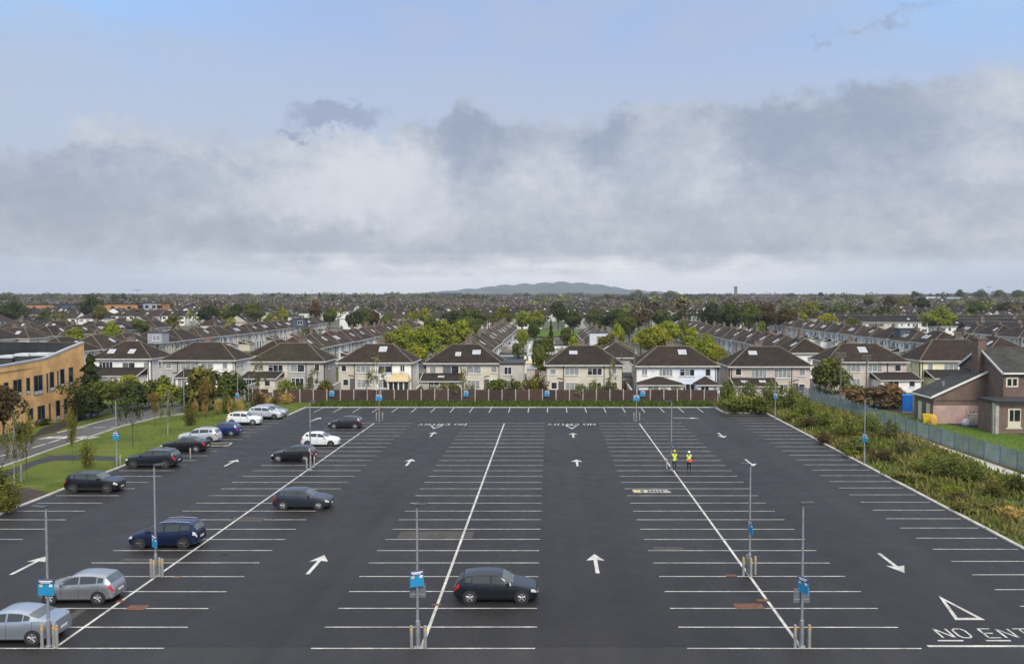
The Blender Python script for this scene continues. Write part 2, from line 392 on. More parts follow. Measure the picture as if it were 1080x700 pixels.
M['yellow_plastic'] = mat('yellow_plastic', (.72, .47, .02), .5, .12, 3)
M['tan_bag'] = mat('tan_sack', (.55, .33, .07), .9, .25, 5)
M['white_bag'] = mat('pale_sack', (.50, .50, .53), .8, .2, 4)
M['wood_pole'] = mat('weathered_pole', (.13, .11, .09), .95, .2, 4)
M['clad_dark'] = mat('dark_cladding', (.06, .075, .10), .5, .2, .2)
M['clad_white'] = mat('pale_cladding', (.55, .56, .57), .6, .12, .1)
M['clad_green'] = mat('green_cladding', (.07, .16, .13), .6, .12, .1)
M['awning'] = mat('cream_awning', (.48, .39, .22), .8, .12, 2)
# ------------------------------------------------------------------ the setting: terrain, car park, markings
def structure(mb, name, mats): return tag(mb.build(name, mats), kind='structure')
def sheet(name, pts, z, m):
    b = MB(); b.poly([(p[0], p[1], z) for p in pts]); return structure(b, name, m)

b = MB()
ys = [-55, 0, 60, 125, 200, 250, 300, 350, 400, 450, 600, 900, 1300, 1800, 2400, 2600, 4000, 6500, 8900]
xs = [-8700, -4000, -2000, -900, -400, -150, 0, 150, 400, 900, 2000, 4000, 8700]
for i in range(len(ys) - 1):
    for j in range(len(xs) - 1):
        b.poly([(xs[j], ys[i], tz(ys[i])), (xs[j + 1], ys[i], tz(ys[i])), (xs[j + 1], ys[i + 1], tz(ys[i + 1])), (xs[j], ys[i + 1], tz(ys[i + 1]))])
structure(b, 'ground', M['town'])

# low hills on the horizon
def hill(prof, Y, depth):
    b = MB(); n = 14; rows = []
    r2 = random.Random(3)
    fine = []
    for i in range(len(prof) - 1):
        for q in range(8):
            f = q / 8; fs = f * f * (3 - 2 * f)
            fine.append((prof[i][0] + (prof[i + 1][0] - prof[i][0]) * f, prof[i][1] + (prof[i + 1][1] - prof[i][1]) * fs + r2.uniform(-.12, .12)))
    fine.append(prof[-1])
    for j in range(n + 1):
        f = j / n; h = math.sin(math.pi * f) ** .8
        y = Y + depth * (f - .5)
        row = []
        for (px, py) in fine:
            top = AT(px, py, Y); row.append((top.x * y / Y, y, tz(y) - 3 + max(0, top.z - tz(Y)) * h * (1 + .06 * math.sin(px * .31 + j))))
        rows.append(row)
    for j in range(n):
        for i in range(len(fine) - 1):
            b.poly([rows[j][i], rows[j][i + 1], rows[j + 1][i + 1], rows[j + 1][i]])
    return tag(b.build('hill', M['hill'], smooth=60), kind='structure')
hill([(370, 316), (410, 311), (440, 308.9), (465, 306.8), (500, 304), (530, 300.5), (560, 299), (590, 297.2), (618, 298.5), (640, 301), (660, 304.5), (690, 307), (730, 311)], 6200, 2200)
hill([(232, 315), (246, 311.5), (256, 308.6), (266, 311), (284, 315)], 4200, 800)
hill([(-60, 309), (-30, 306), (-5, 309), (8, 308.5), (20, 312), (40, 316)], 3400, 800)

CP_NEAR, CP_FAR = 38.1, 123.6
KX_L, KX_R = -39.55, 29.3
asph = [(KX_L, CP_NEAR), (KX_R, CP_NEAR), (KX_R, 117.2), (23.6, 117.2), (23.6, CP_FAR), (-34.9, CP_FAR), (-34.9, 114.6), (KX_L, 114.6)]
sheet('car_park_surface', asph, .02, M['asphalt'])
sheet('access_road', [(-75, 22), (75, 22), (75, CP_NEAR), (-75, CP_NEAR)], .016, M['asphalt_old'])
Y0_ = G(500, 683.8).y
# repairs and dusty patches in the asphalt
b = MB()
def patch(x0, y0, x1, y1, z=.032, m=0):
    a, c = G(x0, y1), G(x1, y0); b.poly([(a.x, a.y, z), (c.x, a.y, z), (c.x, c.y, z), (a.x, c.y, z)], m)
for q in [(131, 638.3, 158.5, 643.6), (182, 608, 192, 610), (121, 633, 133, 635.3), (776, 636.6, 803, 641.8), (766, 606, 776, 608.4), (799, 632, 810, 634.5), (455, 637, 466, 639)]: patch(*q)
for q in [(418, 560.5, 500, 568), (240, 545.5, 282, 550.5), (62, 643, 92, 656), (690, 577, 720, 580), (125, 589, 190, 592)]: patch(*q, z=.028, m=1)
structure(b, 'repair_patches', [M['patch'], M['wash']])
M['seam'] = mat('bitumen_seam', (.0125, .0115, .011), .7, .3, 3)
b = MB()
for x in (-30.6, -13.9, 2.7, 20.2, -24.6, 8.6, 13.9, -8.2, -3.2, 26.4, -36.5):
    q = [(x + .12 * math.sin(i * .9 + x), 38.3 + i * 4.0) for i in range(21)]
    for (xa, ya), (xb, yb) in zip(q, q[1:]): b.poly([(xa - .025, ya, .0235), (xa + .025, ya, .0235), (xb + .025, yb, .0235), (xb - .025, yb, .0235)])
r3 = random.Random(31)
for i in range(150):
    x = r3.choice((-36.6, -24.5, -19.6, -8.2, -3.2, 8.6, 13.9, 26.4)) + r3.gauss(0, .5); y = Y0_ + 2.5 * (r3.randrange(28) + .5) + r3.gauss(0, .25); s = r3.uniform(.05, .19); n = 9
    P = [(x + s * r3.uniform(.7, 1.2) * math.cos(TAU * j / n), y + s * r3.uniform(.7, 1.2) * math.sin(TAU * j / n), .0238) for j in range(n)]; b.poly(P)
structure(b, 'asphalt_seams', M['seam'])

b = MB()                                                            # painted lines
ZP = .026
def line(x0, y0, x1, y1, w=.1):
    d = Vector((x1 - x0, y1 - y0, 0)).normalized(); n = Vector((-d.y, d.x, 0)) * w / 2
    b.poly([(x0 - n.x, y0 - n.y, ZP), (x1 - n.x, y1 - n.y, ZP), (x1 + n.x, y1 + n.y, ZP), (x0 + n.x, y0 + n.y, ZP)])
PITCH_Y = 2.5
NB = 29
Y0 = G(500, 683.8).y
def bay_y(i): return Y0 + PITCH_Y * i
for (xl, xc, xr) in ((-27.0, -22.05, -17.15), (-10.66, -5.72, -.63), (6.08, 11.2, 16.5)):
    for i in range(NB):
        line(xl + rnd.uniform(-.04, .04), bay_y(i), xr + rnd.uniform(-.04, .04), bay_y(i) + rnd.uniform(-.03, .03), .095)
    b.poly([(xc - .075, Y0, ZP + .004), (xc + .075, Y0, ZP + .004), (xc + .075, bay_y(NB - 1), ZP + .004), (xc - .075, bay_y(NB - 1), ZP + .004)])
for i in range(4, 31):
    if i not in (21, 22): line(-39.1, bay_y(i), -34.1, bay_y(i) + rnd.uniform(-.03, .03), .095)
for i in range(1, 32): line(23.8, bay_y(i) + .3, 29.1, bay_y(i) + .3 + rnd.uniform(-.03, .03), .095)
for i in range(21): line(-32.5 + i * 2.68, CP_FAR - .2, -32.5 + i * 2.68, CP_FAR - 5.2, .11)
line(16.9, Y0 + .25, 31.5, Y0 + .25, .2)                             # give-way line at the exit
# arrows
def arrow(px, py, L, ang):
    p = G(px, py); R = Matrix.Rotation(math.radians(ang), 3, 'Z')
    def q(x, y): v = R @ Vector((x, y, 0)); return (p.x + v.x, p.y + v.y, ZP)
    b.poly([q(-.11, -L / 2), q(.11, -L / 2), q(.11, L * .18), q(-.11, L * .18)])
    b.poly([q(-.55, L * .14), q(0, L * .5), q(.55, L * .14), q(.11, L * .18), q(-.11, L * .18)])
for (px, py, L, a) in [(333.5, 595, 3.7, 0), (431.5, 487.5, 3.4, 0), (456, 458, 3.4, 0), (628.5, 594, 3.7, 0), (608.5, 488, 3.4, 0), (604.5, 459, 3.4, 0),
                       (32, 595.5, 3.7, 0), (244, 488, 3.4, 0), (333, 442.3, 3.6, -6), (940, 593.5, 3.8, 180), (790.5, 488, 3.5, 180), (760.5, 459, 3.5, 180), (724, 440.9, 3.4, -100)]:
    arrow(px, py, L, a)
# hollow give-way triangles
def tri(cx, ybase, w, L, t=.17):
    s = 1 if L > 0 else -1
    A, B2, C2 = (cx - w / 2, ybase), (cx + w / 2, ybase), (cx, ybase + L)
    ix = w / 2 - t * 1.5; iy0 = ybase + s * t * 1.6; iy1 = ybase + L - s * t * 4.2
    a2, b2, c2 = (cx - ix, iy0), (cx + ix, iy0), (cx, iy1)
    for p in ((A, B2, b2, a2), (B2, C2, c2, b2), (C2, A, a2, c2)): b.poly([(x, y, ZP) for x, y in p])
ptr = G(1023, 654)
tri(20.35, G(1010, 653.8).y, 1.45, 3.4)
for px, py in ((461, 447.3), (602.5, 447.2)):
    g = G(px, 448.4); tri(g.x, g.y, 1.7, -3.2)
# stroke lettering
FONT = {'N': [[(0, 0), (0, 1)], [(0, 1), (1, 0)], [(1, 0), (1, 1)]], 'O': [[(0, .2), (0, .8), (.25, 1), (.75, 1), (1, .8), (1, .2), (.75, 0), (.25, 0), (0, .2)]],
        'E': [[(0, 0), (0, 1)], [(0, 1), (1, 1)], [(0, .5), (.8, .5)], [(0, 0), (1, 0)]], 'T': [[(.5, 0), (.5, 1)], [(0, 1), (1, 1)]],
        'R': [[(0, 0), (0, 1)], [(0, 1), (.8, 1), (1, .85), (1, .65), (.8, .5), (0, .5)], [(.45, .5), (1, 0)]], 'Y': [[(.5, 0), (.5, .5)], [(.5, .5), (0, 1)], [(.5, .5), (1, 1)]]}
def lettering(txt, x, y, w, h, gap, t=.11, flip=1):
    for ch in txt:
        if ch != ' ':
            for st in FONT[ch]:
                for (ax, ay), (bx, by) in zip(st, st[1:]):
                    line(x + flip * ax * w, y + flip * ay * h, x + flip * bx * w, y + flip * by * h, t)
        x += flip * (w if ch != ' ' else w * .35) + flip * gap
g = G(995, 672.6)
lettering('NO ENTRY', g.x, g.y, .56, 1.08, .26, .10)
for (xa, xb) in ((989, 1016), (1040, 1066)):
    p, q = G(xa, 675.6), G(xb, 675.6); line(p.x, p.y, q.x, q.y, .14)
for (xa, py) in ((492, 446.0), (627, 445.9)):
    g = G(xa, 446.6); lettering('NO ENTRY', g.x, g.y, .54, 1.5, .27, .11, -1)
# zebra crossing and lane dashes on the side road
for i, (px, py) in enumerate([(48.5, 462), (56.5, 461.7), (64.5, 461.6), (71, 461.6), (83, 461.6), (91, 461.7), (97, 462)]):
    p = G(px, py); b.poly([(p.x - .45, p.y - .9, .064), (p.x + .1, p.y - .9, .064), (p.x + .55, p.y + .9, .064), (p.x, p.y + .9, .064)])
for (xa, ya, xb, yb) in [(33, 473, 48, 468.5), (50, 467.8, 64, 463.6), (0, 481.4, 14, 478), (17, 477.3, 29, 474), (84, 451.6, 92, 451.2), (99, 451.2, 112, 451), (116, 451, 122, 451)]:
    p, q = G(xa, ya), G(xb, yb); d = (q - p).normalized(); n = Vector((-d.y, d.x, 0)) * .13
    b.poly([tuple(v) for v in ((p.x - n.x, p.y - n.y, .064), (q.x - n.x, q.y - n.y, .064), (q.x + n.x, q.y + n.y, .064), (p.x + n.x, p.y + n.y, .064))])
structure(b, 'road_markings', M['paint'])
# a pale painted panel with yellow and grey figures in one centre bay
b = MB()
p, q = G(668, 519.8), G(706.5, 516.4)
b.poly([(p.x, p.y, .034), (q.x, p.y, .034), (q.x - .25, q.y, .034), (p.x, q.y, .034)], 0)
r2 = random.Random(5)
for i in range(9):
    x = p.x + .15 + i * .27
    b.poly([(x, p.y + .2, .039), (x + .17, p.y + .2, .039), (x + .17 - .05, q.y - .25, .039), (x, q.y - .25, .039)], 1 if i in (0, 1, 3) else 2)
structure(b, 'painted_bay_panel', [M['paint_faded'], M['paint_yellow'], M['wash']])

# kerbs
def kerb_run(pts, w=.15, h=.12, name='kerb', m='kerb'):
    b = MB()
    for (x0, y0), (x1, y1) in zip(pts, pts[1:]):
        d = Vector((x1 - x0, y1 - y0, 0)); L = d.length; d /= L; n = Vector((-d.y, d.x, 0)) * w
        seg = max(1, int(L / 2.0))
        for i in range(seg):
            a = i / seg * L + (.01 if i else 0); c = (i + 1) / seg * L - .01
            P = [(x0 + d.x * a, y0 + d.y * a), (x0 + d.x * c, y0 + d.y * c), (x0 + d.x * c + n.x, y0 + d.y * c + n.y), (x0 + d.x * a + n.x, y0 + d.y * a + n.y)]
            b.prism(P, 0, h + rnd.uniform(-.006, .006))
    return tag(b.build(name, M[m]), kind='structure')
kerb_run([(KX_R, 36), (KX_R, 117.2)], -.28, .13)
kerb_run([(KX_R, 117.2), (23.6, 117.2), (23.6, CP_FAR), (-34.9, CP_FAR), (-34.9, 114.6), (KX_L, 114.6), (KX_L, 44)], -.26, .13)
# block-paved strip at the far corner and the small island on the left
b = MB()
for i in range(14):
    x = 23.9 + i * .36
    b.box(x, 117.5, 0, x + .28, 118.0, .15 + rnd.uniform(-.02, .03)); b.box(x + .05, 118.1, 0, x + .3, 118.55, .17 + rnd.uniform(-.02, .03))
structure(b, 'edging_setts', M['kerb'])
isl = [(-38.6, bay_y(21) + .2), (-34.4, bay_y(21) + .2), (-33.9, bay_y(21) + .6), (-34.2, bay_y(22) - .2), (-38.6, bay_y(22) - .2)]
b = MB(); b.prism(isl, 0, .1); structure(b, 'traffic_island', M['soil'])
kerb_run(isl + [isl[0]], .14, .13)

# left: verge, path, road, footway
def pxpoly(l, z): return [(G(x, y).x, G(x, y).y) for x, y in l]
sheet('grass_verge', [(KX_L - .24, 40), (KX_L - .24, 114.8), (-35.1, 115.2), (-35.1, CP_FAR + .3), (-34, 131), (-110, 138), (-110, 60), (-60, 40)], .05, M['grass'])
sheet('soil_bed', pxpoly([(-30, 570), (0, 541), (44, 525), (52, 520), (30, 515), (5, 514), (-30, 518)], 0), .058, M['soil'])
sheet('footpath', pxpoly([(-60, 524), (0, 499), (30, 488), (52, 481), (85, 480), (123, 482), (123, 486.5), (85, 485.5), (58, 486), (40, 490), (0, 508), (-60, 536)], 0), .056, M['asphalt_old'])
road_px = [(-80, 514), (0, 494), (30, 484), (60, 473), (100, 460), (130, 450), (170, 440), (208, 435), (214, 431), (205, 425), (160, 424.5), (122, 427.5), (118, 434), (122, 441), (100, 446.5), (80, 452.5), (60, 457), (40, 462), (25, 466.5), (0, 471), (-80, 485)]
sheet('side_road', pxpoly(road_px, 0), .046, M['road'])
for nm in ('side_road',): bpy.data.objects[nm].location.z = .008
sheet('footway', pxpoly([(28, 466), (44, 452), (80, 440), (105, 429), (119, 428.5), (117, 433), (96, 440), (70, 451), (58, 456), (38, 461)], 0), .06, M['asphalt_old'])
kerb_run([tuple(G(x, y).xy) for x, y in [(-80, 514), (0, 494), (30, 484), (60, 473), (100, 460), (130, 450), (170, 440), (208, 435.2)]], .2, .15)
kerb_run([tuple(G(x, y).xy) for x, y in [(122, 441), (100, 446.5), (80, 452.5), (60, 457)]], .2, .15)
# strip of soil behind the far kerb and the waste ground on the right
sheet('planting_strip', [(-34.7, CP_FAR + .27), (23.9, CP_FAR + .27), (23.9, 131), (-34.7, 131)], .07, M['soil'])
sheet('waste_ground', [(KX_R + .29, 30), (60, 30), (43.5, 70), (41.5, 118), (39.8, 139), (23.9, 139), (23.9, 117.5), (KX_R + .29, 117.5)], .06, M['scrub_ground'])
sheet('concrete_path', [(40.3, 74), (41.9, 74), (40.9, 108), (39.5, 108)], .075, M['kerb'])
sheet('lawn', [(42.6, 60), (80, 60), (80, 103), (55, 103), (47, 118), (46, 131), (40.6, 131)], .055, M['lawn'])
sheet('paved_yard', [(49.3, 106.6), (54, 99), (54.5, 90), (70, 80), (80, 80), (80, 108), (50, 108)], .065, M['asphalt_old'])

# streets between the rows of houses, and a playing field
for x0, x1, y0, y1 in ((-39, -29, 160, 420), (27, 36.5, 160, 400), (-128, -118, 170, 420), (120, 128, 180, 300)):
    b = MB(); yy = [y0 + i * 10 for i in range(int((y1 - y0) / 10) + 1)]
    for a, c in zip(yy, yy[1:]): b.poly([(x0, a, tz(a) + .03), (x1, a, tz(a) + .03), (x1, c, tz(c) + .03), (x0, c, tz(c) + .03)])
    structure(b, 'street', M['road'])
b = MB(); b.poly([(-9, 345, tz(345) + .3), (13, 345, tz(345) + .3), (13, 395, tz(395) + .3), (-9, 395, tz(395) + .3)])
structure(b, 'playing_field', M['lawn'])
# ------------------------------------------------------------------ plants
def leaf_quad(mb, c, nrm, s, r, m=0):
    a = nrm.cross(Vector((r.uniform(-1, 1), r.uniform(-1, 1), r.uniform(-1, 1)))).normalized(); d = nrm.cross(a)
    e = s * r.uniform(.7, 1.3); f = s * r.uniform(.45, .9)
    mb.poly([c - a * e, c - d * f * .9 + a * e * .1, c + a * e, c + d * f], m)
def rdir(r):
    z = r.uniform(-1, 1); t = r.uniform(0, TAU); q = math.sqrt(1 - z * z); return Vector((q * math.cos(t), q * math.sin(t), z))
def crown_round(seed, lobes=15, n=3000, leaf=.035, z0=.26, wob=.9):
    """unit tree: height 1, crown width 1"""
    r = random.Random(seed); mb = MB(); L = []
    hz = (1 - z0) / 2; cz = z0 + hz
    for i in range(lobes):
        d = rdir(r); q = r.uniform(.3, .72) * wob
        L.append((Vector((d.x * .5 * q, d.y * .5 * q, cz + d.z * hz * q)), r.uniform(.13, .22)))
    for i in range(n):
        c, rad = L[r.randrange(len(L))]; d = rdir(r)
        if d.z < -.2 and r.random() < .5: d.z = -d.z
        p = c + Vector((d.x * rad, d.y * rad, d.z * rad * (hz / .5) * 1.05)) * r.uniform(.72, 1.12)
        leaf_quad(mb, p, (d + rdir(r) * .8 + Vector((0, 0, .35))).normalized(), leaf, r)
    return mb, L
def crown_conifer(seed, n=3000, leaf=.03, z0=.1):
    r = random.Random(seed); mb = MB(); L = []
    for i in range(n):
        f = r.random() ** .75; z = 1 - f * (1 - z0); rad = .5 * f ** .62 * (.72 + .28 * math.sin(z * 42)) * r.uniform(.6, 1.05); t = r.uniform(0, TAU)
        rad *= .85 + .2 * math.sin(t * 3 + z * 9)
        p = Vector((rad * math.cos(t), rad * math.sin(t), z - rad * .12)); d = Vector((math.cos(t), math.sin(t), .2))
        leaf_quad(mb, p, (d + rdir(r) * .7).normalized(), leaf, r)
    return mb, [(Vector((0, 0, .5)), .1)]
def crown_sparse(seed, n=480, leaf=.028, z0=.3):
    r = random.Random(seed); mb = MB(); L = []
    for i in range(13):
        a = r.uniform(0, TAU); f = r.random(); q = .42 * (1 - .55 * f) * r.uniform(.5, 1)
        L.append((Vector((math.cos(a) * q, math.sin(a) * q, z0 + .05 + f * (.92 - z0))), .1))
    for i in range(n):
        c, rad = L[r.randrange(len(L))]; p = c + rdir(r) * rad * r.uniform(.2, 1.25)
        leaf_quad(mb, p, rdir(r), leaf, r)
    return mb, L
def crown_shrub(seed, n=1500, leaf=.05, spiky=False):
    r = random.Random(seed); mb = MB()
    L = [(Vector((r.uniform(-.33, .33), r.uniform(-.33, .33), r.uniform(.2, .62))), r.uniform(.16, .3)) for i in range(10)]
    if spiky:
        for i in range(70):
            a = r.uniform(0, TAU); q = r.uniform(0, .45); lean = Vector((math.cos(a) * q, math.sin(a) * q, 0)); h = r.uniform(.5, 1.0) * (1 - q * .6)
            for j in range(n // 70):
                f = r.uniform(.12, 1); p = lean * (.35 + .75 * f) + Vector((r.gauss(0, .035), r.gauss(0, .035), h * f))
                leaf_quad(mb, p, (rdir(r) + Vector((lean.x, lean.y, 0))).normalized(), leaf, r)
    else:
        for i in range(n):
            c, rad = L[r.randrange(len(L))]; d = rdir(r); d.z = abs(d.z) if r.random() < .75 else d.z
            p = c + d * rad * r.uniform(.6, 1.12); p.z = max(.02, p.z)
            leaf_quad(mb, p, (d + rdir(r) * .8 + Vector((0, 0, .3))).normalized(), leaf, r)
    return mb, L
def trunk_mb(L, r0=.022, top=.7, limbs=6, seed=0):
    r = random.Random(seed); mb = MB(); bend = Vector((r.uniform(-.02, .02), r.uniform(-.02, .02), 0))
    mb.tube([(0, 0, -.02), (0, 0, .03), bend + Vector((0, 0, top * .45)), bend * 2 + Vector((0, 0, top))], [r0 * 1.5, r0 * 1.1, r0 * .85, r0 * .3], 7)
    for c, rad in sorted(L, key=lambda q: r.random())[:limbs]:
        z = min(c.z * r.uniform(.45, .7), top * .85); s = bend * (z / top) * 2 + Vector((0, 0, z)); mid = s.lerp(c, .5) + Vector((0, 0, .02))
        mb.tube([s, mid, c], [r0 * .55, r0 * .36, r0 * .12], 5)
    return mb
CROWN, TRUNK = {}, {}
def reg(key, gen, **kw):
    mb, L = gen; CROWN[key] = mb.mesh('crown_' + key, [M['leaf']]); tr = trunk_mb(L, **kw)
    TRUNK[key] = tr.mesh('trunk_' + key, [M['bark']]); TRUNK[key + '_pale'] = tr.mesh('trunk_pale_' + key, [M['bark_pale']])
for i in range(4): reg('round%d' % i, crown_round(10 + i), seed=i)
for i in range(2): reg('wide%d' % i, crown_round(30 + i, lobes=22, n=4200, leaf=.03, z0=.2, wob=1.0), seed=i + 5)
reg('conifer0', crown_conifer(50), r0=.02, top=.9, limbs=0)
for i in range(3): reg('sparse%d' % i, crown_sparse(60 + i), r0=.010, top=.93, limbs=10, seed=i + 20)
for i in range(2): reg('fuller%d' % i, crown_round(66 + i, lobes=16, n=1100, leaf=.034, z0=.28, wob=1.1), r0=.013, top=.85, limbs=8, seed=i + 24)
for i in range(3): reg('shrub%d' % i, crown_shrub(70 + i), r0=.012, top=.5, limbs=7, seed=i + 30)
for i in range(3): reg('wispy%d' % i, crown_shrub(80 + i, n=1700, leaf=.032, spiky=True), r0=.008, top=.5, limbs=0, seed=i + 40)

GREEN = {'dark': (.038, .056, .013), 'mid': (.095, .120, .022), 'olive': (.13, .13, .026), 'yellow': (.215, .23, .020), 'lime': (.185, .225, .022), 'red': (.115, .072, .036),
         'rust': (.175, .125, .036), 'brown': (.085, .062, .026), 'gold': (.46, .34, .13), 'grey': (.15, .165, .075), 'fresh': (.135, .168, .034), 'deep': (.060, .084, .018)}
def plant(name, label, cat, kind, x, y, z, w, h, tint, group=None, pale=False, part='crown', jitter=.18):
    o = thing(name, label, cat, (x, y, z), rnd.uniform(0, TAU), group)
    o.scale = (w, w, h)
    c = GREEN[tint]; j = rnd.uniform(1 - jitter, 1 + jitter)
    link(part, CROWN[kind], o, color=[v * j for v in c])
    link('stem' if part == 'foliage' else 'trunk', TRUNK[kind + ('_pale' if pale else '')], o)
    return o
def tree_px(px, ytop, wpx, Y, kind, tint, label, name='tree', group=None, pale=False, zbase=None):
    p = AT(px, ytop, Y); z = tz(Y) if zbase is None else zbase
    return plant(name, label, 'tree', kind, p.x, Y, z, wpx * Y / FPX, p.z - z, tint, group, pale)
def ground_plant(px, py, hpx, wpx, kind, tint, label, name, cat, pale=False, part='crown', group=None):
    p = G(px, py); s = p.y / FPX
    return plant(name, label, cat, kind, p.x, p.y, 0.04, wpx * s, hpx * s, tint, group, pale, part)

